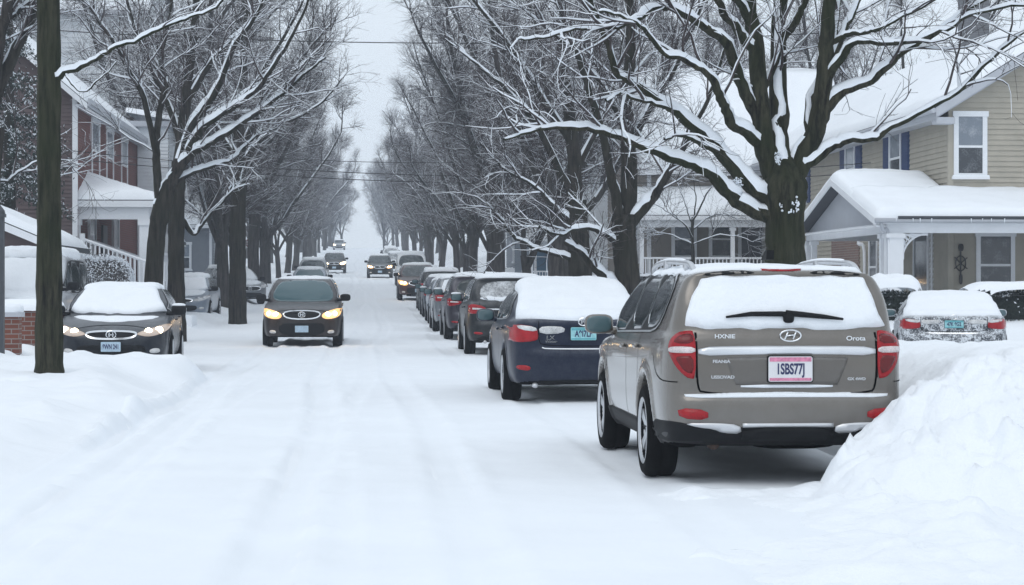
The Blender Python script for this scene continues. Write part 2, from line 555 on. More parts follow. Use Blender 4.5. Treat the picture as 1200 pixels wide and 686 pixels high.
# ---- the ploughed heap by the wagon's rear wheel
def heap_h(X, Y):
    n1 = fbm(X * .9, Y * .9, 4, 21); n2 = fbm(X * 2.6, Y * 2.6, 4, 27); n3 = fbm(X * 7, Y * 7, 3, 33)
    t = sstep(14.2, 15.6, Y)
    left = 3.08 * (1 - t) + 3.92 * t + (.10 * n1 + .07 * n2) * (1 - t)
    wd = 1.45 * (1 - t) + 1.2 * t
    dome = lambda q: (1 - (1 - np.clip(q, 0, 1)) ** 2) * .85 + .15 * sstep(0, 1, q)
    f = 12.7 - .3 * sstep(3.6, 6, X) + .35 * n1 + .12 * n2
    b = dome((Y - f) / 2.1)
    back = 1 - sstep(23.5, 27, Y)
    h = .97 * dome((X - left) / wd) * (1 - .036 * np.clip(Y - 15.5, 0, None)) * b * back * (1 + .05 * n1)
    h = h + (.085 * n2 + .048 * n3 + .025 * fbm(X * 15, Y * 15, 2, 71)) * np.clip(h * 1.8 - .05, 0, 1) * (1 - .75 * t) * np.where((X < 3.95) & (Y > 14.6), .2, 1)
    ap = sstep(2.0, 3.4, X + .5 * n1) * sstep(7.2, 9.5, Y) * (1 - sstep(15.2, 16, Y)) * (.05 + .035 * n1 + .035 * n2 + .012 * n3 + .035 * np.abs(vnoise(X * 5, Y * 5, 81)) * (.5 + .5 * n1))
    h = np.where(X > 3.9, np.where(Y < 14.6, np.maximum(h, ap), h), np.where(Y < 14.2, np.maximum(h, ap), h))
    h = h + .05 * np.abs(vnoise(X * 6.5, Y * 6.5, 83)) * np.clip(h * 4, 0, 1) * (1 - sstep(.5, .9, h)) * (1 - t)
    clod = np.clip(fbm(X * 4.3 + 3, Y * 4.3, 2, 44) - .35, 0, 1) * .24 * (1 - t) * np.clip(h * 3, 0, 1) * (1 - sstep(.75, 1.0, h))
    r_ = 1 - sstep(8.4, 9.3, X)
    return (h + clod) * r_
def heap_z(X, Y):
    h = heap_h(X, Y); g = ground_z(X, Y)
    base = np.where(X > 4.2, np.maximum(g, 0), g)
    return np.where(h > .012, g * (1 - sstep(.1, .4, h)) + h, g - .05 + np.clip(h, 0, .012) * 4)
V, Q = grid_mesh(np.arange(1.6, 9.4, .035), np.arange(7.0, 27.2, .045), heap_z)
tag(obj('snow_heap', V, [Q], M['snow_heap'], None, True), 'big lumpy ploughed snow heap against the rear right corner of the taupe wagon', 'snow heap')
# ================================================================== houses
def wall_mat(name, col, pitch=.0, var=.10, rough=.75):
    return plain(name, col, rough, var=var, vs=2.5, bumps=.25, bscale=40, spec=.3)
def brick_mat(name, a, b, mortar):
    m, nt, p = new_mat(name)
    tc = N(nt, 'ShaderNodeTexCoord'); sp = N(nt, 'ShaderNodeSeparateXYZ'); cb = N(nt, 'ShaderNodeCombineXYZ')
    nt.links.new(tc.outputs['Object'], sp.inputs[0])
    nt.links.new(math_n(nt, 'ADD', sp.outputs['X'], sp.outputs['Y']), cb.inputs[0]); nt.links.new(sp.outputs['Z'], cb.inputs[1])
    br = N(nt, 'ShaderNodeTexBrick'); nt.links.new(cb.outputs[0], br.inputs['Vector'])
    br.inputs['Scale'].default_value = 1.0; br.inputs['Brick Width'].default_value = .225; br.inputs['Row Height'].default_value = .075
    br.inputs['Mortar Size'].default_value = .008
    br.inputs['Color1'].default_value = (*a, 1); br.inputs['Color2'].default_value = (*b, 1); br.inputs['Mortar'].default_value = (*mortar, 1)
    c = mixc(nt, math_n(nt, 'MULTIPLY', noise(nt, tc.outputs['Object'], 3, 4), .35), br.outputs['Color'], tuple(x * .5 for x in a))
    nt.links.new(c, p.inputs['Base Color']); p.inputs['Roughness'].default_value = .85
    nt.links.new(bump(nt, br.outputs['Fac'], -.6, .01), p.inputs['Normal'])
    return m
M['beige'] = wall_mat('beige_clapboard', (.40, .37, .31))
M['brownwall'] = wall_mat('weathered_brown_clapboard', (.115, .085, .085))
M['white_trim'] = wall_mat('white_trim_paint', (.78, .80, .83), var=.05, rough=.5)
M['greytrim'] = wall_mat('pale_grey_trim', (.46, .48, .52), var=.06)
M['whitewall'] = wall_mat('white_clapboard', (.74, .77, .80), var=.06)
M['tan'] = wall_mat('tan_clapboard', (.24, .215, .185))
M['bluegrey_wall'] = wall_mat('blue_grey_clapboard', (.17, .20, .24))
M['greywall'] = wall_mat('grey_clapboard', (.22, .24, .27))
M['shutter'] = wall_mat('navy_shutter_paint', (.018, .045, .14), rough=.5)
M['blue_door'] = wall_mat('blue_door_paint', (.06, .14, .22), rough=.45)
M['dark_door'] = wall_mat('dark_door', (.03, .028, .03), rough=.4)
M['brick'] = brick_mat('dark_red_brick', (.165, .036, .028), (.12, .03, .024), (.13, .12, .115))
M['brick_pier'] = brick_mat('garden_brick', (.20, .065, .04), (.15, .05, .034), (.26, .25, .24))
M['brick_tan'] = brick_mat('tan_brick', (.22, .13, .10), (.17, .10, .08), (.27, .25, .23))
M['chimney'] = brick_mat('grey_chimney_brick', (.16, .165, .18), (.13, .135, .15), (.22, .22, .23))
M['pane_dark'] = frosted_glass('dark_window_pane', (.02, .026, .036), .12, .08)
M['pane_curtain'] = frosted_glass('curtained_window_pane', (.17, .20, .24), .2, .15)
M['porch_floor'] = wall_mat('porch_boards', (.22, .22, .23))
M['roof_edge'] = wall_mat('dark_shingles', (.05, .055, .065))

def obox(m, o, u, nrm, u0, u1, z0, z1, n0, n1):
    """box in a wall's own frame: u along the wall, n out of it"""
    o = np.array(o, float); u = np.array([u[0], u[1], 0.]); nn = np.array([nrm[0], nrm[1], 0.])
    V = [o + u * a + nn * b + np.array([0, 0, c]) for c in (z0, z1) for b in (n0, n1) for a in (u0, u1)]
    F = [(0, 2, 3, 1), (4, 5, 7, 6), (0, 1, 5, 4), (2, 6, 7, 3), (0, 4, 6, 2), (1, 3, 7, 5)]
    if np.cross(u, nn)[2] < 0: F = [f[::-1] for f in F]
    m.add(V, F); return m

def siding(name, o, u, nrm, ext, z0, z1, mat, parent, pitch=.13, proud=.03):
    """lapped boards; ext(z) -> (u0,u1) extent at that height"""
    o = np.array(o, float); u = np.array([u[0], u[1], 0.]); nn = np.array([nrm[0], nrm[1], 0.])
    V = []; F = []; k = 0
    z = z0; flip = np.cross(u, nn)[2] < 0
    while z < z1 - .01:
        zt = min(z + pitch, z1)
        a0, a1 = ext(z + .001); b0, b1 = ext(zt - .001)
        if a1 - a0 < .05: break
        pts = [(a0, z, -.05), (a1, z, -.05), (a0, z, proud), (a1, z, proud), (b0, zt, .003), (b1, zt, .003)]
        for (uu, zz, n_) in pts: V.append(o + u * uu + nn * n_ + np.array([0, 0, zz]))
        fs = [(0, 1, 3, 2), (2, 3, 5, 4)]
        for f in fs: F.append([i + k for i in (f if not flip else f[::-1])])
        k += 6; z = zt
    m = MB(); m.V = [np.array(V)]; m.F = F; m.n = k
    return m.build(name, mat, parent)

def window(parent, o, u, nrm, w, h, curtain=True, shutters=0.0, frame='white_trim', fw=.09, double=True, sill=True):
    """o: middle of the window's foot on the wall"""
    m = MB()
    obox(m, o, u, nrm, -w / 2, -w / 2 + fw, 0, h, -.02, .06); obox(m, o, u, nrm, w / 2 - fw, w / 2, 0, h, -.02, .06)
    obox(m, o, u, nrm, -w / 2 - .03, w / 2 + .03, h, h + fw * 1.15, -.02, .075); obox(m, o, u, nrm, -w / 2 + fw, w / 2 - fw, 0, fw * .7, -.02, .055)
    if sill: obox(m, o, u, nrm, -w / 2 - .05, w / 2 + .05, -.07, 0, -.02, .10)
    if double: obox(m, o, u, nrm, -w / 2 + fw, w / 2 - fw, h * .5 - .03, h * .5 + .03, -.02, .05)
    f = m.build('window', M[frame], parent)
    p = MB(); obox(p, o, u, nrm, -w / 2 + fw, w / 2 - fw, h * .5 if double else fw * .7, h, -.015, .032); p.build('pane', M['pane_curtain' if curtain else 'pane_dark'], f)
    if double:
        p = MB(); obox(p, o, u, nrm, -w / 2 + fw, w / 2 - fw, fw * .7, h * .5, -.015, .026); p.build('pane', M['pane_dark'], f)
    for s_ in ((-1, 1) if shutters else ()):
        q = MB(); a = s_ * (w / 2 + .02); b_ = s_ * (w / 2 + .02 + shutters)
        lo, hi = min(a, b_), max(a, b_)
        obox(q, o, u, nrm, lo, hi, -.02, h + .06, -.02, .035)
        for k in range(int(h / .075)): obox(q, o, u, nrm, lo + .05, hi - .05, .03 + k * .075, .075 + k * .075, .03, .05)
        q.build('shutter', M['shutter'], f)
    if True:
        q = MB(); obox(q, o, u, nrm, -w / 2 - .04, w / 2 + .04, 0.0, .035, .065, .10); q.build('window_snow', M['snow_roof'], f)
    return f

def snow_slab(name, A, B, C, D, t, parent, n=(40, 20), lump=.25, over=.05, seed=0, droop=.0):
    """a blanket of snow over the quad A,B (eave edge) D,C (ridge edge); rounded edges, uneven"""
    A, B, C, D = [np.array(v, float) for v in (A, B, C, D)]
    nu, nv = n
    tu = (1 - np.cos(np.linspace(0, PI, nu))) / 2 * .35 + np.linspace(0, 1, nu) * .65
    tv = (1 - np.cos(np.linspace(0, PI, nv))) / 2 * .35 + np.linspace(0, 1, nv) * .65
    U, Vv = np.meshgrid(tu, tv, indexing='ij')
    P = (A * (1 - U)[..., None] + B * U[..., None]) * (1 - Vv)[..., None] + (D * (1 - U)[..., None] + C * U[..., None]) * Vv[..., None]
    Lu = np.linalg.norm(B - A); Lv = np.linalg.norm(D - A)
    du = np.minimum(U, 1 - U) * Lu; dv = np.minimum(Vv * Lv, 1e9)     # the ridge edge stays full
    dd = np.minimum(du, dv)
    tt = np.clip(dd / (t * 1.3), 0, 1)
    prof = np.sqrt(np.clip(1 - (1 - tt) ** 2, 0, 1))
    nz = fbm(P[..., 0] * .8 + P[..., 2], P[..., 1] * .8, 4, seed); n2 = fbm(P[..., 0] * 3.3, P[..., 1] * 3.3 + P[..., 2] * 3, 3, seed + 3)
    h = t * prof * (1 + lump * nz + lump * .5 * n2)
    top = P.copy(); top[..., 2] += h + .012
    edge = 1 - sstep(0, .25, Vv * Lv)
    top[..., 2] -= droop * edge * (1 + .8 * n2)
    bot = P.copy(); bot[..., 2] += .006
    V = np.concatenate([top.reshape(-1, 3), bot.reshape(-1, 3)]); k = nu * nv
    i = np.arange(nu - 1)[:, None] * nv + np.arange(nv - 1)[None]
    Q = np.stack([i, i + nv, i + nv + 1, i + 1], -1).reshape(-1, 4)
    if np.cross(B - A, D - A)[2] < 0: Q = Q[:, ::-1]
    loop = np.concatenate([np.arange(nu) * nv, (nu - 1) * nv + np.arange(1, nv), np.arange(nu - 2, -1, -1) * nv + nv - 1, np.arange(nv - 2, 0, -1)])
    l2 = np.roll(loop, -1)
    S_ = np.stack([loop, l2, l2 + k, loop + k], 1)
    if np.cross(B - A, D - A)[2] < 0: S_ = S_[:, ::-1]
    return obj(name, V, [np.concatenate([Q, S_[:, ::-1]])], M['snow_roof'], parent, True)

def slab(m, A, B, C, D, t):
    """roof plane of thickness t (downwards)"""
    P = [np.array(v, float) for v in (A, B, C, D)]
    V = P + [p - np.array([0, 0, t]) for p in P]
    F = [(0, 1, 2, 3), (7, 6, 5, 4), (0, 4, 5, 1), (1, 5, 6, 2), (2, 6, 7, 3), (3, 7, 4, 0)]
    if np.cross(P[1] - P[0], P[3] - P[0])[2] < 0: F = [f[::-1] for f in F]
    m.add(V, F); return m

def railing(parent, a, b, z0, z1, mat, pitch=.13, name='railing'):
    a = np.array(a, float); b = np.array(b, float); L = np.linalg.norm(b - a); u = (b - a) / L; n_ = np.array([-u[1], u[0]])
    m = MB()
    def zz(t, z): return z
    obox(m, (a[0], a[1], 0), u, n_, 0, L, z1 - .07, z1, -.04, .04); obox(m, (a[0], a[1], 0), u, n_, 0, L, z0 + .06, z0 + .11, -.03, .03)
    k = int(L / pitch)
    for i in range(k + 1): obox(m, (a[0], a[1], 0), u, n_, i * pitch - .02, i * pitch + .02, z0 + .11, z1 - .07, -.02, .02)
    return m.build(name, mat, parent)

# ------------------------------------------------------------------ the beige house with the wrap-round porch
def beige_house():
    H = empty('wooden_house', (14.84, 52.1, .6)); tag(H, 'beige clapboard house with navy shutters and white porch, at the right edge', 'house')
    H2 = H
    off = Vector((14.84, 52.1, .6))
    class Par: pass
    def fix(o): o.location = -off; return o
    X0, Y0, Y1, EZ = 14.84, 52.1, 80.0, 5.95
    sl = .62
    W2 = 4.6
    ridge = EZ + sl * (W2 + .45)
    parts = []
    parts.append(siding('clapboard_wall', (X0, Y0, 0), (1, 0), (0, -1), lambda z: (0, 2 * W2) if z < EZ + .28 else ((z - EZ - .28) / sl, 2 * W2 - (z - EZ - .28) / sl), .3, ridge, M['beige'], H, .135))
    parts.append(siding('clapboard_wall', (X0, Y1, 0), (0, -1), (-1, 0), lambda z: (0, Y1 - Y0), .3, EZ + .25, M['beige'], H, .135))
    m = MB(); m.b(X0 + .02, X0 + 2 * W2, Y0 + .06, Y1, .2, EZ); parts.append(m.build('wall_core', M['beige'], H))
    m = MB(); m.b(X0 - .035, X0 + .10, Y0 - .035, Y0 + .10, .5, EZ); parts.append(m.build('corner_board', M['beige'], H))
    # roof
    m = MB(); ex = X0 - .45; rx = X0 + W2
    slab(m, (ex, Y0 - .45, EZ), (ex, Y1 + .4, EZ), (rx, Y1 + .4, ridge), (rx, Y0 - .45, ridge), .12)
    slab(m, (2 * rx - ex, Y1 + .4, EZ), (2 * rx - ex, Y0 - .45, EZ), (rx, Y0 - .45, ridge), (rx, Y1 + .4, ridge), .12)
    rf = m.build('roof', M['roof_edge'], H); parts.append(rf)
    m = MB()
    m.b(ex, X0 + .02, Y0 - .02, Y1, EZ - .30, EZ - .22); m.b(ex - .02, ex + .02, Y0 - .45, Y1 + .4, EZ - .24, EZ - .03)
    m.tube([(ex - .07, Y0 - .45, EZ - .09), (ex - .07, Y1 + .4, EZ - .09)], .065, 8)
    # rake boards on the gable end
    dx = W2 + .45
    m.prism([(ex - .02, EZ - .26), (ex + dx, EZ - .26 + sl * dx), (ex + dx, EZ - .02 + sl * dx), (ex - .02, EZ - .02)], 'y', Y0 - .47, Y0 - .42)
    m.prism([(ex - .02, EZ - .30), (ex + dx, EZ - .30 + sl * dx), (ex + dx, EZ - .24 + sl * dx), (ex - .02, EZ - .24)], 'y', Y0 - .42, Y0 + .02)
    m.b(ex, X0 + .02, Y0 - .44, Y0 + .02, EZ - .42, EZ - .26)
    parts.append(m.build('eave_trim', M['greytrim'], rf))
    sn = snow_slab('roof_snow', (ex - .02, Y1 + .4, EZ), (ex - .02, Y0 - .47, EZ), (rx, Y0 - .47, ridge), (rx, Y1 + .4, ridge), .20, rf, (70, 26), .2, seed=2); parts.append(sn)
    m = MB(); cy = 65.5; m.b(rx - .38, rx + .38, cy - .45, cy + .45, ridge - .8, ridge + 2.2); m.b(rx - .45, rx + .45, cy - .52, cy + .52, ridge + 2.2, ridge + 2.4)
    parts.append(m.build('chimney', M['chimney'], rf))
    # windows
    G = ((1, 0), (0, -1)); St = ((0, -1), (-1, 0))
    parts.append(window(H, (X0 + .53, Y0 - .02, 4.22), *G, .86, 1.52, True, fw=.12))
    for yy in (57.3, 62.7): parts.append(window(H, (X0 - .02, yy, 4.2), *St, 1.3, 1.6, True, .72))
    parts.append(window(H, (X0 - .02, 69.5, 4.25), *St, 1.0, 1.5, True, .48))
    parts.append(window(H, (X0 + 1.18, Y0 - .02, 1.25), *G, 1.0, 1.45, False, fw=.11))
    parts.append(window(H, (X0 - .02, 54.6, .95), *St, 1.5, 1.85, False, fw=.09, double=False)); parts.append(window(H, (X0 - .02, 59.8, 1.2), *St, 1.0, 1.6, False))
    m = MB(); m.b(X0 - .06, X0 + .02, 61.6, 65.2, .5, 2.95); parts.append(m.build('brick_facing', M['brick_tan'], H))
    m = MB(); m.tube(catmull([(X0 - .12, 60.9, 3.0), (X0 - .25, 60.8, 2.7), (X0 - .1, 60.7, 2.5), (X0 - .1, 60.7, .7)], 5), .05, 8); parts.append(m.build('downspout', M['white_trim'], H, True))
    # iron ornament on the porch wall
    m = MB(); oy = Y0 - .05; ox = X0 + .12 + .0
    ox = X0 + .28
    m.tube([(ox, oy, 1.55), (ox, oy, 2.5)], .022, 6); m.tube([(ox + .13 * math.cos(a), oy, 2.02 + .19 * math.sin(a)) for a in np.linspace(0, 2 * PI, 17)], .016, 5, False)
    for a in (.6, 2.5, 3.7, 5.7): m.tube([(ox, oy, 2.02), (ox + .2 * math.cos(a), oy - .03, 2.02 + .26 * math.sin(a))], .014, 5)
    V, F = ellipsoid((ox, oy - .03, 2.42), (.07, .05, .10), 10, 6); m.add(V, F); V, F = ellipsoid((ox, oy - .02, 1.62), (.045, .04, .14), 10, 6); m.add(V, F)
    parts.append(m.build('wall_ornament', M['dark_door'], H))
    m = MB(); m.b(X0 - .045, X0 + .06, 53.55, 53.7, .6, 3.0); parts.append(m.build('porch_pilaster', M['white_trim'], H))
    # ---- porch
    px, py0, py1, pe = 12.55, 49.3, 58.7, 3.06
    ps = .25; yr = (py0 + py1) / 2; pr = pe + ps * (yr - py0)
    m = MB()
    slab(m, (px - .3, py0 - .05, pe), (24, py0 - .05, pe), (24, Y0 - .03, pe + ps * (Y0 - py0)), (px - .3, Y0 - .03, pe + ps * (Y0 - py0)), .10)
    slab(m, (px - .3, Y0 - .03, pe + ps * (Y0 - py0)), (X0 - .03, Y0 - .03, pe + ps * (Y0 - py0)), (X0 - .03, yr, pr), (px - .3, yr, pr), .10)
    slab(m, (X0 - .03, py1 + .05, pe), (px - .3, py1 + .05, pe), (px - .3, yr, pr), (X0 - .03, yr, pr), .10)
    pf = m.build('porch_roof', M['roof_edge'], H); parts.append(pf)
    parts.append(snow_slab('porch_snow', (px - .33, py0 - .05, pe), (24, py0 - .05, pe), (24, Y0 - .02, pe + ps * (Y0 - py0)), (px - .33, Y0 - .02, pe + ps * (Y0 - py0)), .21, pf, (90, 22), .16, seed=5, droop=-.02))
    parts.append(snow_slab('porch_snow', (px - .33, Y0 - .35, pe + ps * (Y0 - py0 - .33)), (X0 - .03, Y0 - .35, pe + ps * (Y0 - py0 - .33)), (X0 - .03, yr + .02, pr), (px - .33, yr + .02, pr), .20, pf, (36, 18), .12, seed=6))
    parts.append(snow_slab('porch_snow', (X0 - .03, py1 + .05, pe), (px - .33, py1 + .05, pe), (px - .33, yr - .02, pr), (X0 - .03, yr - .02, pr), .25, pf, (36, 18), .12, seed=7))
    m = MB()
    m.b(px - .30, 24, py0 - .09, py0 - .05, pe - .13, pe - .0)                        # fascia
    m.b(px, 24, py0 + .12, py0 + .30, 2.72, pe - .10); m.b(px + .002, px + .18, py0 + .30, py1 - .12, 2.72, pe - .10)   # beams
    m.b(px - .28, 24, py0 - .05, py0 + .30, pe - .115, pe - .09)
    m.b(px + .004, X0, py1 - .30, py1 - .12, 2.722, pe - .102)
    parts.append(m.build('porch_beam', M['white_trim'], H))
    # gable face to the street
    m = MB(); m.prism([(py0 + .12, pe - .098), (py1 - .12, pe - .098), (yr, pr - .13)], 'x', px + .06, px + .12)
    parts.append(m.build('porch_gable', M['greytrim'], pf))
    m = MB()
    for s_, ya in ((1, py0 - .06), (-1, py1 + .06)):
        m.prism([(ya, pe - .16), (yr, pr - .16), (yr, pr + .01), (ya, pe + .01)], 'x', px - .345, px - .305)
    m.b(px - .30, px - .1, py0 - .05, py1 + .05, pe - .20, pe - .165)
    parts.append(m.build('gable_trim', M['white_trim'], pf))
    m = MB(); m.tube([(px - .35, py0 - .14, pe - .05), (24, py0 - .14, pe - .05)], .06, 8)
    m.tube(catmull([(px - .2, py0 - .12, pe - .1), (px - .12, py0 - .0, pe - .28), (px + .02, py0 + .06, pe - .42), (px + .02, py0 + .06, .9)], 5), .045, 8)
    parts.append(m.build('gutter', M['greytrim'], pf, True))
    # dark strip painting the gutter shade under the snow lip, with icicles
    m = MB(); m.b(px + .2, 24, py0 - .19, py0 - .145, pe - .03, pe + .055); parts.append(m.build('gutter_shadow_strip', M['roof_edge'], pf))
    m = MB(); rr = np.random.default_rng(3)
    for x in np.arange(px + .1, 19, .23):
        if rr.random() < .55: m.lathe([(.001, -rr.uniform(.05, .16)), (.014, 0)], (x + rr.uniform(-.08, .08), py0 - .2, pe - .0), 'z', 6)
    parts.append(m.build('icicles', M['snow_roof'], pf))
    cols = [(px + .19, py0 + .21, .19), (px + .09, py0 + .80, .085), (px + .09, py1 - .21, .12), (px + .09, py1 - .75, .075), (20.0, py0 + .21, .16)]
    for cx, cy, hw in cols:
        m = MB(); m.b(cx - hw, cx + hw, cy - hw, cy + hw, .75, 2.72); m.b(cx - hw - .04, cx + hw + .04, cy - hw - .04, cy + hw + .04, 2.60, 2.70)
        m.b(cx - hw - .05, cx + hw + .05, cy - hw - .05, cy + hw + .05, .75, .95)
        parts.append(m.build('porch_column', M['white_trim'], H))
    # scroll bracket: a curved brace with open work
    for (cx, cy, du, dv) in ((px + .40, py0 + .21, 1, 0), (px + .09, py0 + .42, 0, 1)):
        m = MB(); q = []  # raised panel; the recess shade is painted by its darker colour
        for a in np.linspace(0, PI / 2, 13): q.append((.62 * (1 - math.cos(a)) ** 1.0, .62 * (math.sin(a) - 1)))
        pts = [(cx + du * a, cy + dv * a, 2.70 + b) for a, b in q]
        m.tube(pts, .028, 6)
        for k in range(2, 12, 2):
            a, b = q[k]; m.tube([(cx + du * a, cy + dv * a, 2.70 + b), (cx + du * a * .45, cy + dv * a * .45, 2.70 + b * .45)], .02, 5)
            e = (cx + du * a * .72, cy + dv * a * .72, 2.70 + b * .5)
            m.tube([(e[0] + du * .05 * math.cos(t), e[1] + dv * .05 * math.cos(t), e[2] + .05 * math.sin(t)) for t in np.linspace(0, 2 * PI, 9)], .014, 5, False)
        m.tube([(cx + du * .02, cy + dv * .02, 2.68), (cx + du * .62, cy + dv * .62, 2.68)], .026, 6); m.tube([(cx + du * .02, cy + dv * .02, 2.68), (cx + du * .02, cy + dv * .02, 2.08)], .026, 6)
        parts.append(m.build('scroll_bracket', M['white_trim'], H))
    m = MB(); m.b(px - .05, 24, py0, Y0 - .03, .3, .75); m.b(px - .05, X0 - .03, Y0 - .03, py1, .3, .75); parts.append(m.build('porch_floor', M['porch_floor'], H))
    m = MB(); m.b(px - .02, 24, py0 - .05, py0 + .5, .3, .80); parts.append(m.build('porch_floor_snow', M['snow_roof'], H))
    for p in H.children: p.location = -off
beige_house()

# ------------------------------------------------------------------ a plainer gabled house used for the others
def house(name, label, x0, x1, y0, y1, zb, ez, wall, pitch=.7, ridge_axis='y', street=-1, porch=None, wins=(), door=None, trim='white_trim', chim=None, snow_t=.2, seed=0, lap=.15):
    """x0..x1,y0..y1 plan; street: which side (in x) faces the road; porch: (depth, eave_z, xa, xb) on the camera side"""
    H = empty(name, ((x0 + x1) / 2, y0, zb)); tag(H, label, 'house')
    off = Vector(H.location)
    if ridge_axis == 'y':
        W2 = (x1 - x0) / 2; ext = lambda z: (0, x1 - x0) if z < ez else ((z - ez) / pitch, x1 - x0 - (z - ez) / pitch)
        siding('clapboard_wall', (x0, y0, 0), (1, 0), (0, -1), ext, zb - .3, ez + W2 * pitch, wall, H, lap)
        ex2 = lambda z: (0, y1 - y0)
        rt_ = ez
    else:
        W2 = (y1 - y0) / 2; siding('clapboard_wall', (x0, y0, 0), (1, 0), (0, -1), lambda z: (0, x1 - x0), zb - .3, ez, wall, H, lap)
        ex2 = lambda z: (0, y1 - y0) if z < ez else ((z - ez) / pitch, y1 - y0 - (z - ez) / pitch)
        rt_ = ez + W2 * pitch
    if street < 0: siding('clapboard_wall', (x0, y1, 0), (0, -1), (-1, 0), ex2, zb - .3, rt_, wall, H, lap)
    else: siding('clapboard_wall', (x1, y0, 0), (0, 1), (1, 0), ex2, zb - .3, rt_, wall, H, lap)
    m = MB(); m.b(x0 + .05, x1 - .05, y0 + .06, y1, zb - .3, ez); m.build('wall_core', wall, H)
    for cx in (x0, x1):
        m = MB(); m.b(cx - .07, cx + .07, y0 - .05, y0 + .08, zb, ez); m.build('corner_board', M[trim], H)
    o_ = .4; m = MB(); t_ = MB()
    if ridge_axis == 'y':
        rx = (x0 + x1) / 2; rz_h = ez + pitch * W2; e_ = ez - pitch * o_
        for a, b in ((x0 - o_, 1), (x1 + o_, -1)):
            slab(m, (a, y0 - o_, e_), (a, y1 + o_, e_), (rx, y1 + o_, rz_h), (rx, y0 - o_, rz_h), .12)
            q = [(a, e_ - .2), (rx, rz_h - .2), (rx, rz_h - .02), (a, e_ - .02)]
            t_.prism(q, 'y', y0 - o_ - .03, y0 - o_ + .02)
            t_.b(min(a, a + b * .04), max(a, a + b * .04), y0 - o_, y1 + o_, e_ - .2, e_ - .13)
        rf = m.build('roof', M['roof_edge'], H); t_.build('eave_trim', M[trim], rf)
        for k, a in enumerate((x0 - o_, x1 + o_)):
            snow_slab('roof_snow', (a, y0 - o_, e_), (a, y1 + o_, e_), (rx, y1 + o_, rz_h), (rx, y0 - o_, rz_h), snow_t, rf, (40, 16), .2, seed=seed + k)
    else:
        ry = (y0 + y1) / 2; rz_h = ez + pitch * W2; e_ = ez - pitch * o_
        for k, a in enumerate((y0 - o_, y1 + o_)):
            slab(m, (x0 - o_, a, e_), (x1 + o_, a, e_), (x1 + o_, ry, rz_h), (x0 - o_, ry, rz_h), .12)
        sx_ = x0 - o_ if street < 0 else x1 + o_
        for a in (y0 - o_, y1 + o_):
            t_.prism([(a, e_ - .2), (ry, rz_h - .2), (ry, rz_h - .02), (a, e_ - .02)], 'x', sx_ - .03, sx_ + .02)
        t_.b(x0 - o_, x1 + o_, y0 - o_ - .04, y0 - o_ + .02, e_ - .2, e_ - .02)
        rf = m.build('roof', M['roof_edge'], H); t_.build('eave_trim', M[trim], rf)
        for k, a in enumerate((y0 - o_, y1 + o_)):
            snow_slab('roof_snow', (x0 - o_, a, e_), (x1 + o_, a, e_), (x1 + o_, ry, rz_h), (x0 - o_, ry, rz_h), snow_t, rf, (40, 16), .2, seed=seed + k)
    if chim:
        m = MB(); cx, cy, ct = chim; m.b(cx - .4, cx + .4, cy - .4, cy + .4, ez, ct); m.b(cx - .46, cx + .46, cy - .46, cy + .46, ct, ct + .2); m.build('chimney', M['chimney'], rf)
    for wdef in wins:
        face, a, z, w, h = wdef[:5]; cur = wdef[5] if len(wdef) > 5 else True
        if face == 'c': window(H, (a, y0 - .02, z), (1, 0), (0, -1), w, h, cur, frame=trim, fw=.13)
        elif street < 0: window(H, (x0 - .02, a, z), (0, -1), (-1, 0), w, h, cur, frame=trim, fw=.13)
        else: window(H, (x1 + .02, a, z), (0, 1), (1, 0), w, h, cur, frame=trim, fw=.13)
    if door:
        face, a, z, dm = door
        o, u, nn = ((a, y0 - .02, z), (1, 0), (0, -1)) if face == 'c' else (((x0 - .02, a, z), (0, -1), (-1, 0)) if street < 0 else ((x1 + .02, a, z), (0, 1), (1, 0)))
        m = MB(); obox(m, o, u, nn, -.5, .5, 0, 2.1, -.02, .04); d = m.build('door', dm, H)
        m = MB(); obox(m, o, u, nn, -.62, -.5, 0, 2.2, -.02, .06); obox(m, o, u, nn, .5, .62, 0, 2.2, -.02, .06); obox(m, o, u, nn, -.5, .5, 2.1, 2.2, -.02, .06); m.build('door_frame', M[trim], d)
    if porch:
        dp, pe, xa, xb, fl, rise = porch
        m = MB(); slab(m, (xa - .3, y0 - dp - .3, pe), (xb + .3, y0 - dp - .3, pe), (xb + .1, y0 - .02, pe + rise), (xa - .1, y0 - .02, pe + rise), .1)
        pf = m.build('porch_roof', M['roof_edge'], H)
        snow_slab('porch_snow', (xa - .32, y0 - dp - .32, pe), (xb + .32, y0 - dp - .32, pe), (xb + .1, y0 - .02, pe + rise), (xa - .1, y0 - .02, pe + rise), .22, pf, (50, 16), .2, seed=seed + 9)
        m = MB(); m.b(xa - .3, xb + .3, y0 - dp - .34, y0 - dp - .30, pe - .17, pe - .02); m.b(xa - .05, xb + .05, y0 - dp - .08, y0 - dp + .08, pe - .42, pe - .102)
        m.build('porch_beam', M[trim], H)
        n_c = max(2, int((xb - xa) / 2.3) + 1)
        for i in range(n_c):
            cx = xa + (xb - xa) * i / (n_c - 1); m = MB(); hw = .07
            m.b(cx - hw, cx + hw, y0 - dp - hw, y0 - dp + hw, fl, pe - .42); m.b(cx - hw - .04, cx + hw + .04, y0 - dp - hw - .04, y0 - dp + hw + .04, pe - .55, pe - .44)
            m.build('porch_column', M[trim], H)
        railing(H, (xa, y0 - dp), (xb, y0 - dp), fl, fl + .75, M[trim], .14)
        m = MB(); m.b(xa - .1, xb + .1, y0 - dp - .1, y0 - .03, zb - .4, fl); m.build('porch_floor', M['porch_floor'], H)
    for p in H.children: p.location = -off
    return H
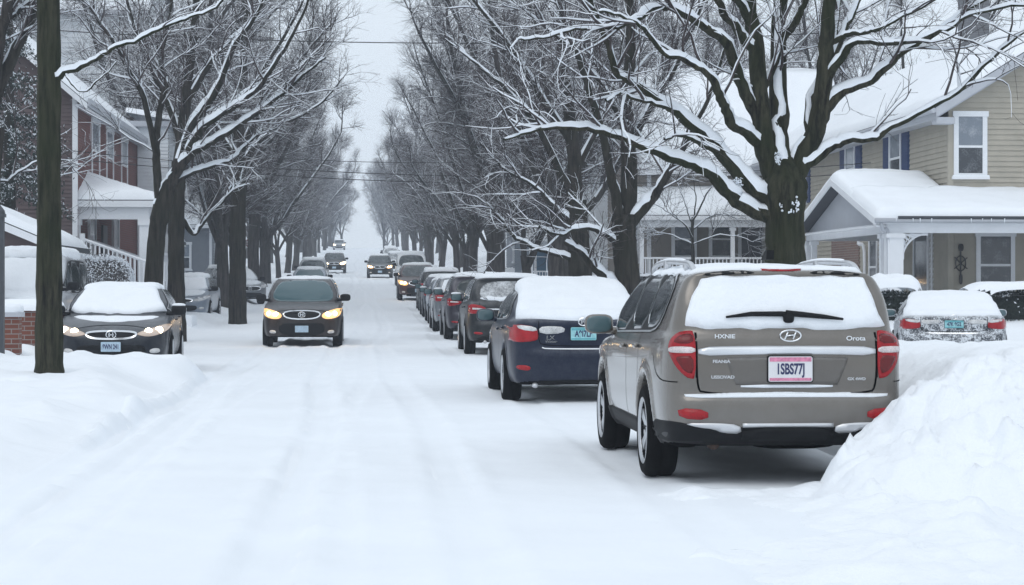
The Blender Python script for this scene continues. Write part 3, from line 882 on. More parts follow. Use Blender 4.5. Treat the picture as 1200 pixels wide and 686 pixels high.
house('wooden_house', 'tan porch house with pale railing, between the big snowy tree and the forked trunk', 10.6, 18.5, 77.0, 90.0, 1.3, 6.0, M['tan'], .62, 'x', -1,
      (2.4, 4.0, 10.0, 16.6, 1.75, .95), [('c', 11.9, 2.5, .95, 1.4), ('c', 13.3, 2.5, .95, 1.4, False), ('c', 15.6, 2.2, 1.0, 1.7, False), ('s', 80, 2.4, .9, 1.5), ('s', 85, 2.4, .9, 1.5)], ('c', 14.55, 1.75, M['dark_door']), seed=20)
house('wooden_house', 'plain pale two storey house seen past the forked trunk, with few windows', 9.4, 17.5, 92.5, 104, 1.2, 6.6, M['whitewall'], .6, 'y', -1, None,
      [('c', 11.2, 2.4, .9, 1.5), ('c', 13.0, 4.6, .9, 1.5), ('s', 96, 2.4, .9, 1.5), ('s', 100, 4.6, .9, 1.5)], seed=24)
house('wooden_house', 'blue grey house with a blue door and white porch posts behind the low reaching limb', 8.6, 16.0, 107.0, 118.0, 1.2, 6.2, M['bluegrey_wall'], .65, 'x', -1,
      (1.8, 3.9, 8.5, 14.5, 1.5, .6), [('c', 10.9, 2.2, 1.0, 1.5, False), ('c', 12.6, 2.2, 1.0, 1.5), ('s', 111, 2.3, .9, 1.5)], ('c', 9.4, 1.5, M['blue_door']), seed=28)
house('wooden_house', 'hazy grey gabled house farther up the right side, behind the row of trunks', 9.5, 17.0, 126.0, 138.0, 1.7, 7.0, M['greywall'], .8, 'y', -1, None, [('c', 11.5, 3.0, 1, 1.5), ('c', 14.5, 3.0, 1, 1.5), ('s', 131, 3, 1, 1.5)], seed=32)
# left side
brickhouse = house('brick_house', 'dark red brick house with white porch and three upper windows, left side', -17.5, -8.2, 60.5, 77.0, .5, 7.0, M['brownwall'], .85, 'y', 1, None,
      [('s', 64.7, 4.75, 1.9, 1.65), ('s', 68.3, 4.75, 1.9, 1.65), ('s', 72.4, 4.75, 1.9, 1.65), ('c', -11.5, 4.6, 1.0, 1.6)], None, trim='white_trim', seed=40, lap=.115)
def brick_extras(H):
    off = Vector(H.location); have = set(H.children)
    m = MB(); m.b(-8.19, -8.15, 60.58, 77, .3, 6.95); m.build('brick_facade', M['brick'], H)
    m = MB(); m.b(-8.15, -7.75, 60.1, 77.2, 6.55, 6.62); m.b(-7.78, -7.72, 60.1, 77.2, 6.62, 6.78); m.build('eave_soffit', M['greytrim'], H)
    # white bay at the far end
    siding('bay_wall', (-8.1, 76.2, 0), (1, 0), (0, -1), lambda z: (0, 1.1), .5, 7.2, M['whitewall'], H)
    siding('bay_wall', (-7.0, 76.2, 0), (0, 1), (1, 0), lambda z: (0, 4.2), .5, 7.2, M['whitewall'], H)
    window(H, (-6.98, 78.4, 4.7), (0, 1), (1, 0), 1.2, 1.8, False)
    m = MB(); m.b(-8.4, -6.75, 75.95, 80.6, 7.2, 7.4); m.build('bay_roof', M['greytrim'], H)
    snow_slab('roof_snow', (-6.7, 75.9, 7.4), (-6.7, 80.7, 7.4), (-8.5, 80.7, 7.7), (-8.5, 75.9, 7.7), .22, H, (20, 12), .2, seed=47)
    # portico
    xa, xb, ya, yb, pe = -8.5, -6.15, 60.9, 70.0, 3.92
    m = MB(); slab(m, (xb + .2, ya - .25, pe), (xb + .2, yb + .2, pe), (-8.12, yb - 2, pe + .75), (-8.12, ya + 2, pe + .75), .1)
    slab(m, (xa - .2, ya - .25, pe), (xb + .2, ya - .25, pe), (-8.12, ya + 2, pe + .75), (-8.5, ya + 2, pe + .75), .1)
    pf = m.build('porch_roof', M['roof_edge'], H)
    snow_slab('porch_snow', (xb + .22, ya - .27, pe), (xb + .22, yb + .22, pe), (-8.12, yb - 2, pe + .75), (-8.12, ya + 2, pe + .75), .2, pf, (30, 14), .2, seed=50)
    snow_slab('porch_snow', (xa - .22, ya - .27, pe), (xb + .22, ya - .27, pe), (-8.12, ya + 2, pe + .75), (-8.5, ya + 2, pe + .75), .2, pf, (24, 14), .2, seed=51)
    m = MB(); m.b(xa - .2, xb + .2, ya - .27, ya - .2, pe - .2, pe - .02); m.b(xb + .15, xb + .22, ya - .2, yb + .2, pe - .2, pe - .02)
    m.b(xa, xb, ya - .1, ya + .1, pe - .55, pe - .103); m.b(xb - .2, xb, ya + .1, yb, pe - .55, pe - .103); m.build('porch_beam', M['white_trim'], H)
    for cx, cy in ((xa + .25, ya), (xb - .12, ya), (xb - .12, yb - .2)):
        m = MB(); m.b(cx - .14, cx + .14, cy - .14 + .004, cy + .14, 1.5, pe - .55); m.b(cx - .18, cx + .18, cy - .18, cy + .18, pe - .72, pe - .552); m.build('porch_column', M['white_trim'], H)
    m = MB(); m.b(xa, xb, ya - .1, yb, .2, 1.6); m.build('porch_floor', M['porch_floor'], H)
    for yy in (63.6, 69.6): window(H, (-8.13, yy, 1.75), (0, 1), (1, 0), 1.5, 1.9, False)
    m = MB(); obox(m, (-8.13, 66.6, 1.6), (0, 1), (1, 0), -.55, .55, 0, 1.75, -.02, .05); m.build('door', M['dark_door'], H)
    # stair rails descending towards the street
    for yy in (ya - .45, ya + 1.6):
        m = MB()
        m.tube([(-8.0, yy, 2.80), (-5.75, yy, 2.0)], .05, 6); m.tube([(-8.0, yy, 1.85), (-5.75, yy, 1.25)], .04, 6)
        for k in range(19):
            t = k / 18; xx = -8.0 + 2.25 * t; m.b(xx - .02, xx + .02, yy - .02, yy + .02, 1.85 - .6 * t, 2.78 - .8 * t)
        m.b(-5.82, -5.66, yy - .08, yy + .08, .4, 2.15); m.b(-8.05, -7.92, yy - .07, yy + .07, .9, 2.95); m.build('stair_railing', M['white_trim'], H)
    m = MB()
    for k in range(4): m.b(-6.1 + .3 * k, -5.8 + .3 * k, ya - .3, ya + 1.5, .2, 1.2 - .2 * k)
    m.build('steps', M['snow_roof'], H)
    for x in (xa + .3, xb - .15): pass
    railing(H, (-6.27, ya + 1.8), (-6.27, yb - .3), 1.6, 2.5, M['white_trim'], .13)
    for p in H.children:
        if p not in have: p.location = -off
brick_extras(brickhouse)
house('pale_house', 'tall white clapboard house rising hazily behind the brick house', -22.0, -10.2, 98.0, 112.0, .8, 14.5, M['whitewall'], .7, 'x', 1, None,
      [('c', -12.0, 7.5, 1.0, 1.7, False), ('c', -12.0, 3.5, 1.0, 1.7, False), ('s', 103, 4, 1, 1.7), ('s', 108, 8, 1, 1.7)], trim='greytrim', seed=60, lap=.24)
house('garage', 'low grey garage with snowy roof and pale siding behind the left trunks', -15.5, -8.2, 84.0, 93.0, .7, 3.6, M['greywall'], .5, 'y', 1, None, [('s', 86.5, 1.9, .9, 1.1, False), ('s', 89.5, 1.9, .9, 1.1, False), ('c', -9.6, 1.6, .9, 1.2, False)], seed=64)
house('wooden_house', 'small grey house past the garage, mostly veiled by left avenue trees', -15.5, -8.5, 118.0, 130.0, 1.2, 5.2, M['greywall'], .7, 'x', 1, None, [('s', 121, 2.4, .9, 1.4), ('s', 126, 2.4, .9, 1.4), ('c', -10, 2.4, .9, 1.4)], seed=68)
house('shed', 'small shed with snowy gable and white trim at the far left edge', -12.5, -7.35, 49.2, 53.5, .3, 2.55, M['brownwall'], .42, 'y', 1, None, [('c', -8.6, 1.1, .7, .8, False)], seed=72)
# ================================================================== bare trees with snow along every branch
class TreeGeo:
    def __init__(s, seed):
        s.r = np.random.default_rng(seed)
        s.bark = {}   # sides -> list of (P, rad)
        s.snow = []
    def unit(s, v): return v / (np.linalg.norm(v) + 1e-9)

def tubes_batch(branches, sides, snow=False, snow_amt=1.0, seed=0):
    """all branches as one mesh: vertices and quads. snow=True builds the caps lying on top instead of the bark"""
    VV = []; FF = []; n0 = 0
    r_ = np.random.default_rng(seed)
    for P, rad in branches:
        P = np.asarray(P); m = len(P)
        if m < 2: continue
        t = np.gradient(P, axis=0); t /= np.linalg.norm(t, axis=1)[:, None] + 1e-9
        if not snow:
            ref = np.array([.31, .17, 1.0]) if abs(t[0, 2]) < .8 else np.array([1.0, .2, .1])
            a = np.cross(t, ref); a /= np.linalg.norm(a, axis=1)[:, None] + 1e-9
            b = np.cross(a, t)
            q = np.arange(sides) * 2 * PI / sides
            ring = np.cos(q)[None, :, None] * a[:, None] + np.sin(q)[None, :, None] * b[:, None]
            rw = np.ones((m, sides))
            if sides >= 10:
                kk = np.arange(sides)
                rw = 1 + .075 * vnoise((kk[None] * 11.0 / sides) + 0 * P[:, :1], P[:, 2:3] * .8 + 3.3 + P[0, 0], 2) + .05 * r_.normal(0, 1, (1, sides)) 
            V = P[:, None] + ring * (rad[:, None] * rw)[:, :, None]
            k = sides; wrap = True
        else:
            hz = np.sqrt(np.clip(1 - t[:, 2] ** 2, 0, 1))
            a = np.stack([t[:, 1], -t[:, 0], 0 * hz], 1); a /= np.linalg.norm(a, axis=1)[:, None] + 1e-9
            b = np.cross(a, t); b *= np.where(b[:, 2] < 0, -1, 1)[:, None]
            cover = (.3 * sstep(.12, .3, hz) + .7 * sstep(.38, .72, hz)) * snow_amt
            if rad[0] > .03 and m > 8:
                cover = np.convolve(np.pad(cover, 3, mode='edge'), np.ones(7) / 7, 'valid'); cover = np.where(cover < .22, 0, cover)
            th = (np.minimum(.085, .0016 + rad * (.95 if sides > 3 else .6))) * cover
            ph = r_.uniform(0, 99); th = th * np.clip(.80 + .55 * vnoise(np.arange(m) * .45 + ph, 0 * rad + ph, 5) + .25 * r_.uniform(-1, 1, m), .12, 1.5)
            th[0] *= .6; th[-1] *= .5
            if rad[0] > .045 and m > 8: th[:2] = 0; cover[:2] = 0; th[2] *= .7
            w = np.where(cover > .05, 1.0, .0)
            k = 5 if sides >= 5 else 3
            half = PI * (.18 + .30 * sstep(.35, .9, hz))
            q = PI / 2 + half[:, None] * (np.linspace(-1, 1, k) if k == 5 else np.array([-.9, 0, .9]))[None]
            hgt = np.cos(np.linspace(-1, 1, k) * PI / 2 * (.98 if k == 5 else .9)) ** .6
            rr = rad[:, None] * (.93 + .10 * w[:, None] * hgt[None]) + th[:, None] * (.12 + .88 * hgt[None])
            rr = np.where(w[:, None] > 0, rr, rad[:, None] * .6)
            V = P[:, None] + (np.cos(q)[:, :, None] * a[:, None] + np.sin(q)[:, :, None] * b[:, None]) * rr[:, :, None]
            wrap = False
        VV.append(V.reshape(-1, 3))
        i = np.arange(m - 1)[:, None] * k; j = np.arange(k if wrap else k - 1)[None]
        j2 = (j + 1) % k
        q4 = np.stack([i + j, i + j2, i + k + j2, i + k + j], -1).reshape(-1, 4) + n0
        if snow:
            keep = (w[:-1] * w[1:]) > 0
            q4 = q4.reshape(m - 1, -1, 4)[keep].reshape(-1, 4)
        FF.append(q4); n0 += m * k
    return np.concatenate(VV), np.concatenate(FF)

def grow(r, p0, d0, length, r0, r1, n, wander, lift, grav=0.0):
    P = [np.array(p0, float)]; d = np.array(d0, float); d /= np.linalg.norm(d)
    st = length / n
    for i in range(n):
        d = d + r.normal(0, wander, 3) + np.array([0, 0, lift - grav * (i / n)])
        d /= np.linalg.norm(d)
        P.append(P[-1] + d * st)
    P = np.array(P)
    return P, np.linspace(r0, r1, n + 1)

def side_dir(r, t, ang, pref=None, flat=.55):
    """a direction leaving t at ang, roughly in the horizontal spread of the crown"""
    for _ in range(6):
        v = r.normal(0, 1, 3); v[2] *= flat
        v -= t * (v @ t)
        if np.linalg.norm(v) > .2: break
    v /= np.linalg.norm(v)
    d = t * math.cos(ang) + v * math.sin(ang)
    return d

def branch_out(r, levels, P, rad, lvl, out, spec):
    """children along one branch, recursively"""
    if lvl >= len(spec): return
    s = spec[lvl]
    L = np.linalg.norm(np.diff(P, axis=0), axis=1).sum()
    n = max(1, int(round(L * s['per_m'] * r.uniform(.8, 1.2))))
    n = min(n, s.get('max', 40))
    us = np.sort(r.uniform(s.get('from', .2), 1.0, n))
    for u in us:
        x = u * (len(P) - 1); i = min(int(x), len(P) - 2); f = x - i
        p = P[i] * (1 - f) + P[i + 1] * f
        t = P[i + 1] - P[i]; t = t / (np.linalg.norm(t) + 1e-9)
        rr = rad[i] * (1 - f) + rad[i + 1] * f
        ang = R(r.uniform(*s['ang']))
        d = side_dir(r, t, ang, flat=s.get('flat', .6)); d[2] += s.get('up', .1)
        ln = s['len'] * r.uniform(.55, 1.25) * (1.15 - .6 * u)
        r0 = min(rr * .75, s['r'] * r.uniform(.8, 1.15)); 
        Q, q = grow(r, p, d, ln, r0, max(.0028, r0 * .35), s['n'], s['wander'], s['lift'], s.get('grav', 0))
        out.setdefault(s['sides'], []).append((Q, q))
        branch_out(r, levels, Q, q, lvl + 1, out, spec)

TW = [dict(per_m=2.4, len=2.2, r=.028, n=6, wander=.13, lift=.02, ang=(28, 60), sides=4, up=.12, **{'from': .10}),
      dict(per_m=4.6, len=1.05, r=.0115, n=4, wander=.16, lift=.02, ang=(25, 60), sides=3, up=.06, **{'from': .06}),
      dict(per_m=10.0, len=.66, r=.0050, n=2, wander=.2, lift=.0, ang=(25, 65), sides=3, up=.02, **{'from': .05})]

def bark_mesh(name, trunk_branches, mats, parent, sides=14):
    V, F = tubes_batch(trunk_branches, sides)
    return obj(name, V, [F], mats, parent, True)

def tree_parts(root, trunk, out, snow_trunk=True, seed=0, snow_amt=1.0):
    """trunk: list of thick limbs; out: {sides: branches}"""
    big = [t for t in trunk]
    V, F = tubes_batch(big, 20)
    obj('trunk', V, [F], M['bark'], root, True)
    VV = []; FF = []; n = 0
    for k, br in out.items():
        if not br: continue
        V, F = tubes_batch(br, k); VV.append(V); FF.append(F + n); n += len(V)
    obj('crown', np.concatenate(VV), FF, M['twig'], root, True)
    VV = []; FF = []; n = 0
    V, F = tubes_batch(big, 8, True, snow_amt, seed); VV.append(V); FF.append(F); n += len(V)
    for k, br in out.items():
        if not br: continue
        br = br if k > 3 else br[::3]
        V, F = tubes_batch(br, k, True, snow_amt * (1.0 if k > 3 else .75), seed + k); VV.append(V); FF.append(F + n); n += len(V)
    return obj('branch_snow', np.concatenate(VV), FF, M['snow_branch'], root, True)

def bark_material(name, dark, light, moss=None):
    m, nt, p = new_mat(name)
    v = coords(nt, (1, 1, .22))
    f = noise(nt, coords(nt, (1, 1, .12)), 14, 7, .72); f2 = noise(nt, coords(nt), 1.1, 3)
    c = ramp(nt, f, [(.38, dark), (.60, light)])
    if moss: c = mixc(nt, ramp(nt, f2, [(.38, (0, 0, 0)), (.62, (.75, .75, .75))]), c, moss)
    nt.links.new(c, p.inputs['Base Color']); p.inputs['Roughness'].default_value = .9
    p.inputs['Specular IOR Level'].default_value = .2
    nt.links.new(bump(nt, f, .9, .03), p.inputs['Normal'])
    return m
M['bark'] = bark_material('dark_bark', (.004, .0038, .0035), (.05, .043, .037), (.018, .019, .011))
M['bark_moss'] = bark_material('mossy_bark', (.003, .0035, .002), (.055, .052, .034), (.018, .024, .009))
M['bark_far'] = bark_material('haze_paled_bark', (.018, .016, .016), (.085, .075, .072), (.035, .034, .026))  # bark for distant trees, paled so the haze fade sits in its colour
M['twig'] = bark_material('twig_bark', (.036, .029, .030), (.095, .079, .080))

def street_tree(seed, height=13.0, trunk_r=.27, fork=3.4, nl=6, spread=4.5, lean=(0, 0), root=None, sup=0):
    """one bare maple: trunk, a fan of limbs, branches, twigs"""
    r = np.random.default_rng(seed)
    tr = []; out = {}
    th = height * .5
    P = np.array([[0, 0, -.3], [0, 0, .0], [0, 0, .3], [lean[0] * .3, lean[1] * .3, fork * .5], [lean[0], lean[1], fork]]) + r.normal(0, .03, (5, 3)) * [[0], [0], [1], [1], [1]]
    P = catmull(P, 4); rad = np.interp(P[:, 2], [-.3, 0, .25, fork * .6, fork], [trunk_r * 1.55, trunk_r * 1.35, trunk_r * 1.1, trunk_r * .95, trunk_r * .98])
    tr.append((P, rad))
    ang0 = r.uniform(0, 2 * PI)
    for i in range(nl):
        a = ang0 + 2 * PI * i / nl + r.uniform(-.35, .35)
        el = R(r.uniform(48, 76)) if i else R(84)
        d = np.array([math.cos(a) * math.cos(el), math.sin(a) * math.cos(el), math.sin(el)])
        ln = (height - fork) * r.uniform(.75, 1.0) / max(.75, math.sin(el))
        st = P[-1] - np.array([0, 0, r.uniform(0, .9) if i else 0])
        Q, q = grow(r, st, d, ln, trunk_r * r.uniform(.42, .6), .02, 12, .09, .015, .05)
        tr.append((Q, q))
        branch_out(r, 0, Q, q, 0, out, TW)
    def narrow(P):
        P = P.copy(); d = np.hypot(P[:, 0], P[:, 1]); a = np.arctan2(P[:, 1], P[:, 0])
        sp = 1.22 * spread * (1 + .16 * np.sin(a * 3 + seed) + .12 * np.sin(a * 7 + P[:, 2] * .9))
        k = sp * np.tanh(d / sp) / np.maximum(d, 1e-6)
        P[:, 0] *= k; P[:, 1] *= k; return P
    tr = [(narrow(P), q) for P, q in tr]
    out = {k: [((narrow(P) if k > 3 else P + (narrow(P[:1]) - P[:1]) * 1.0), q) for P, q in v] for k, v in out.items()}
    return tr, out
# ---- the big snow-laden tree by the near right kerb, its limbs laid out one by one
def px_local(pts, px0, sc, r, depth=0.0, drift=None):
    """limb points given by how far they stand from the trunk, metres; drift bends them towards or away from the road"""
    A = np.array(pts, float)
    x = (A[:, 0] - px0) / sc; z = CAM_Z - (A[:, 1] - 337) / sc
    n = len(A)
    dr = r.uniform(-1, 1) if drift is None else drift
    y = np.linspace(0, 1, n) ** 1.1 * dr * 1.6 + depth
    P = np.stack([x, y, z], 1)
    return P

TW2 = [dict(per_m=2.6, len=1.6, r=.024, n=6, wander=.15, lift=.02, ang=(28, 62), sides=5, up=.10, **{'from': .22}),
       dict(per_m=4.4, len=.9, r=.0100, n=4, wander=.17, lift=.015, ang=(25, 60), sides=4, up=.05, **{'from': .08}),
       dict(per_m=7.5, len=.55, r=.0048, n=3, wander=.18, lift=.0, ang=(25, 65), sides=3, up=.02, **{'from': .05})]

TW3 = [dict(per_m=1.5, len=1.5, r=.022, n=6, wander=.15, lift=.02, ang=(28, 62), sides=5, up=.10, **{'from': .32}),
       dict(per_m=3.0, len=.9, r=.0095, n=4, wander=.17, lift=.015, ang=(25, 60), sides=4, up=.05, **{'from': .1}),
       dict(per_m=4.5, len=.55, r=.0042, n=3, wander=.18, lift=.0, ang=(25, 65), sides=3, up=.02, **{'from': .05})]

def custom_tree(name, label, px0, D, sc, trunk, limbs, seed, group, base_z, bark='bark', spec=TW2):
    r = np.random.default_rng(seed)
    x, y = at(px0, D)
    root = empty(name, (x, y, 0)); tag(root, label, 'tree', group)
    tr = []; out = {}
    T = px_local([t[:2] for t in trunk], px0, sc, r, drift=0); T[:, 1] = 0
    P = catmull(T, 6); rad = catmull(np.array([[t[2]] for t in trunk]), 6)[:, 0]
    rad = rad * (1 + .03 * r.normal(0, 1, len(rad)))
    tr.append((P, rad))
    def depth_at(x, z):
        best = (1e9, 0)
        for Pq, _ in tr:
            d = (Pq[:, 0] - x) ** 2 + (Pq[:, 2] - z) ** 2; i_ = int(np.argmin(d))
            if d[i_] < best[0]: best = (d[i_], Pq[i_].copy())
        return best[1]
    for li in limbs:
        pts, ra, rb = li[0], li[1], li[2]
        Q = px_local(pts, px0, sc, r, drift=li[3] if len(li) > 3 else None)
        b0 = depth_at(Q[0, 0], Q[0, 2]); Q[:, 1] += b0[1]; Q[0] = b0
        Q = catmull(Q, 6)
        n = len(Q)
        w = np.cumsum(r.normal(0, .012, (n, 3)), 0); w -= np.linspace(0, 1, n)[:, None] * w[-1]
        Q = Q + w
        q = np.linspace(0, 1, n) ** .8 * (rb - ra) + ra
        tr.append((Q, q))
        branch_out(r, 0, Q, q, 0, out, spec)
    tree_parts(root, tr, out, seed=seed)
    for c in root.children:
        if c.name.startswith('trunk'): c.data.materials[0] = M[bark]
    return root

BIG = custom_tree('street_tree', 'large spreading tree with thick snow along every limb, rising behind the taupe wagon', 918, 28.0, 87.5,
    [(918, 480, .40), (918, 420, .34), (919, 340, .275), (919, 290, .262), (918, 250, .268), (918, 215, .30), (917, 185, .12)],
    [([(908, 225), (899, 180), (894, 130), (888, 60), (880, 0), (872, -80), (860, -200), (850, -330)], .17, .05, .3),
     ([(930, 225), (950, 165), (966, 90), (968, 20), (975, -80), (990, -220), (1000, -330)], .145, .04, -.4),
     ([(918, 205), (917, 150), (920, 90), (928, 20), (938, -60), (945, -180), (950, -300)], .16, .04, .8),
     ([(908, 258), (880, 246), (855, 228), (832, 204), (792, 190), (755, 179), (700, 160), (650, 152), (612, 158), (585, 170)], .125, .016, -.5),
     ([(905, 236), (880, 218), (845, 176), (812, 146), (752, 102), (725, 91), (712, 57), (690, 15), (680, -20)], .105, .018, -.2),
     ([(900, 168), (872, 160), (850, 148), (838, 125), (822, 100), (801, 83), (774, 76), (744, 44), (718, 30), (690, 28)], .085, .016, -.7),
     ([(897, 148), (875, 105), (852, 58), (820, 32), (782, 19), (752, 24), (721, 40), (680, 43), (636, 50), (600, 58)], .09, .014, -.6),
     ([(887, 62), (868, 38), (846, 15), (832, -10), (810, -50), (790, -100)], .07, .02, -.5),
     ([(880, 20), (850, -10), (800, -40), (740, -60), (690, -70)], .06, .015, -.8),
     ([(842, 176), (815, 170), (786, 164), (765, 170)], .05, .02, -.6),
     ([(790, 134), (762, 124), (729, 114), (712, 116), (698, 126)], .042, .014, -.6),
     ([(936, 208), (962, 180), (988, 166), (1018, 163), (1045, 146), (1110, 110), (1147, 72), (1185, 45), (1225, 30)], .075, .012, -.5),
     ([(955, 150), (977, 116), (1022, 91), (1049, 64), (1094, 38), (1140, 8), (1180, -15)], .085, .014, -.4),
     ([(962, 105), (977, 76), (996, 56), (1045, 57), (1090, 42), (1125, 23), (1200, 15), (1240, 2)], .065, .012, -.7),
     ([(966, 60), (978, 44), (1000, 38), (1026, 30), (1079, 4), (1130, -25)], .055, .012, -.3),
     ([(960, 120), (985, 50), (1011, 8), (1030, -40), (1060, -120)], .065, .02, .6),
     ([(938, 160), (955, 110), (985, 60), (1000, 0), (1015, -60)], .07, .02, .8),
     ([(925, 50), (943, 20), (954, -10), (965, -80)], .07, .02, -.3),
     ([(895, 110), (915, 60), (922, 20), (930, -60)], .06, .02, .5)],
    21, 'street trees along the right kerb', 0, 'bark_moss', TW3)
def splats(root, px0, sc, spots):
    m = MB(); r = np.random.default_rng(9)
    for px, py, rx, rz_, yy in spots:
        for k in range(80):
            a = r.uniform(0, 6.28); q = r.random() ** 1.1
            V, F = ellipsoid(((px - px0 + rx * q * math.cos(a)) / sc, yy, CAM_Z - (py + rz_ * q * math.sin(a) - 337) / sc), (rx * r.uniform(.05, .17) / sc, .02, rz_ * r.uniform(.05, .17) / sc), 7, 5, 2)
            m.add(V, F)
    return m.build('clinging_snow', M['snow_branch'], root, True)
splats(BIG, 918, 87.5, [(921, 240, 12, 13, -.255), (862, 214, 8, 6, -.1), (908, 186, 5, 9, -.24)])

custom_tree('street_tree', 'dark forked trunk just right of the navy sedan, lowest limbs opening in a V', 732, 42.0, 58.0,
    [(745, 440, .33), (742, 390, .29), (736, 340, .26), (732, 300, .245), (730, 270, .25), (730, 252, .22)],
    [([(728, 275), (722, 240), (712, 205), (702, 165), (688, 120), (670, 70), (650, 20), (620, -40)], .13, .03, -.6),
     ([(734, 272), (752, 250), (765, 236), (778, 215), (790, 190), (808, 160), (830, 110), (845, 60)], .12, .025, -.3),
     ([(732, 280), (738, 200), (736, 120), (745, 40), (740, -60), (735, -200)], .2, .05, .8),
     ([(737, 305), (715, 282), (690, 270), (668, 270), (650, 276), (628, 268)], .085, .03, -.5),
     ([(740, 350), (712, 330), (694, 310), (680, 292), (660, 284)], .13, .05, -.2),
     ([(738, 180), (760, 130), (790, 80), (820, 20), (850, -60)], .09, .02, .3),
     ([(737, 150), (710, 100), (680, 60), (640, 30), (600, 0)], .08, .02, .2)],
    33, 'street trees along the right kerb', 0)

custom_tree('street_tree', 'stout tree trunk behind the navy sedan roof with a long low limb reaching left', 678, 50.0, 49.0,
    [(680, 420, .34), (680, 370, .30), (679, 320, .28), (676, 270, .27), (674, 235, .26)],
    [([(676, 250), (674, 190), (668, 120), (660, 40), (655, -60), (650, -180)], .22, .05, .5),
     ([(672, 300), (650, 296), (620, 286), (600, 275), (590, 262), (572, 244), (552, 232)], .075, .015, -.6),
     ([(674, 262), (655, 250), (640, 235), (620, 215), (590, 200), (560, 170)], .09, .016, -.5),
     ([(672, 235), (650, 200), (625, 150), (590, 110), (555, 78), (520, 50)], .11, .018, -.4),
     ([(670, 200), (700, 150), (720, 100), (735, 40)], .1, .02, .3),
     ([(668, 170), (640, 120), (600, 60), (560, 10), (510, -40)], .1, .02, -.3)],
    35, 'street trees along the right kerb', 0)

# ---- left side
custom_tree('street_tree', 'straight mossy trunk closest on the left, snow piled at its foot beside the brick pier', 57, 27.0, 90.0,
    [(57, 475, .20), (57, 440, .19), (57, 400, .178), (57, 300, .165), (57, 200, .155), (57, 100, .15), (56, 0, .145), (55, -120, .135), (50, -260, .11)],
    [([(58, 96), (75, 88), (110, 72), (140, 58), (175, 44), (215, 26), (250, 12), (290, -20)], .045, .012, -.3),
     ([(75, 90), (95, 105), (120, 95), (140, 78)], .018, .006, -.2),
     ([(55, -60), (20, -90), (-30, -130)], .05, .015, .2), ([(56, -100), (90, -150), (130, -200)], .05, .015, -.4)],
    51, 'street trees along the left kerb', 0, 'bark_moss',
    [dict(per_m=1.3, len=.9, r=.012, n=5, wander=.15, lift=.02, ang=(28, 60), sides=4, up=.08, **{'from': .3}),
     dict(per_m=3.0, len=.5, r=.005, n=3, wander=.18, lift=.0, ang=(25, 65), sides=3, **{'from': .1})])
custom_tree('street_tree', 'leaning dark trunk behind the dark left sedan, snowy limbs reaching up over the road', 178, 45.0, 54.0,
    [(178, 420, .26), (178, 370, .22), (180, 320, .20), (184, 270, .195), (191, 238, .19), (200, 212, .13)],
    [([(196, 225), (212, 195), (235, 178), (262, 162), (295, 142), (325, 118), (355, 95), (380, 72)], .12, .02, -.4),
     ([(200, 215), (218, 205), (240, 198), (262, 188), (280, 175), (305, 150)], .08, .02, .3),
     ([(185, 250), (184, 200), (183, 170), (188, 130), (196, 100), (190, 70), (200, 20), (205, -60)], .10, .03, .3),
     ([(184, 180), (172, 120), (160, 95), (140, 60), (120, 30), (100, 0)], .07, .018, -.5),
     ([(202, 205), (225, 150), (250, 110), (270, 60), (300, 10), (320, -60)], .12, .03, .5),
     ([(215, 195), (240, 150), (285, 120), (320, 90), (350, 40), (370, -20)], .09, .02, -.7)],
    53, 'street trees along the left kerb', 0)
custom_tree('street_tree', 'upright trunk with a plastered snow patch, between leaning trunk and blue grey sedan', 207, 52.0, 47.0,
    [(208, 430, .27), (207, 380, .225), (206, 330, .21), (206, 280, .205), (207, 230, .20), (209, 190, .16)],
    [([(208, 215), (213, 150), (218, 90), (225, 20), (235, -80), (240, -180)], .18, .04, .4),
     ([(208, 250), (225, 275), (235, 262), (255, 240), (270, 222), (290, 215)], .07, .02, .4),
     ([(210, 200), (235, 160), (265, 130), (300, 105), (345, 85), (385, 50)], .10, .02, -.4),
     ([(212, 170), (195, 120), (170, 70), (150, 10), (140, -60)], .1, .02, .5),
     ([(216, 120), (250, 70), (290, 30), (330, -20)], .09, .02, -.2)],
    55, 'street trees along the left kerb', 0)
custom_tree('street_tree', 'tall straight pale barked trunk beside the stop sign on the left verge', 278, 66.0, 37.0,
    [(278, 410, .33), (278, 372, .29), (278, 330, .27), (278, 280, .26), (279, 230, .24), (280, 190, .23), (281, 160, .13)],
    [([(279, 225), (280, 150), (285, 90), (290, 10), (300, -90)], .22, .05, .3),
     ([(280, 200), (300, 170), (325, 150), (355, 135), (380, 118), (400, 95)], .10, .018, -.5),
     ([(280, 185), (300, 140), (330, 105), (360, 60), (395, 20)], .11, .02, .2),
     ([(279, 190), (255, 150), (240, 110), (225, 60)], .1, .02, .4),
     ([(283, 130), (310, 80), (340, 30), (370, -30)], .1, .02, -.3)],
    57, 'street trees along the left kerb', 0)

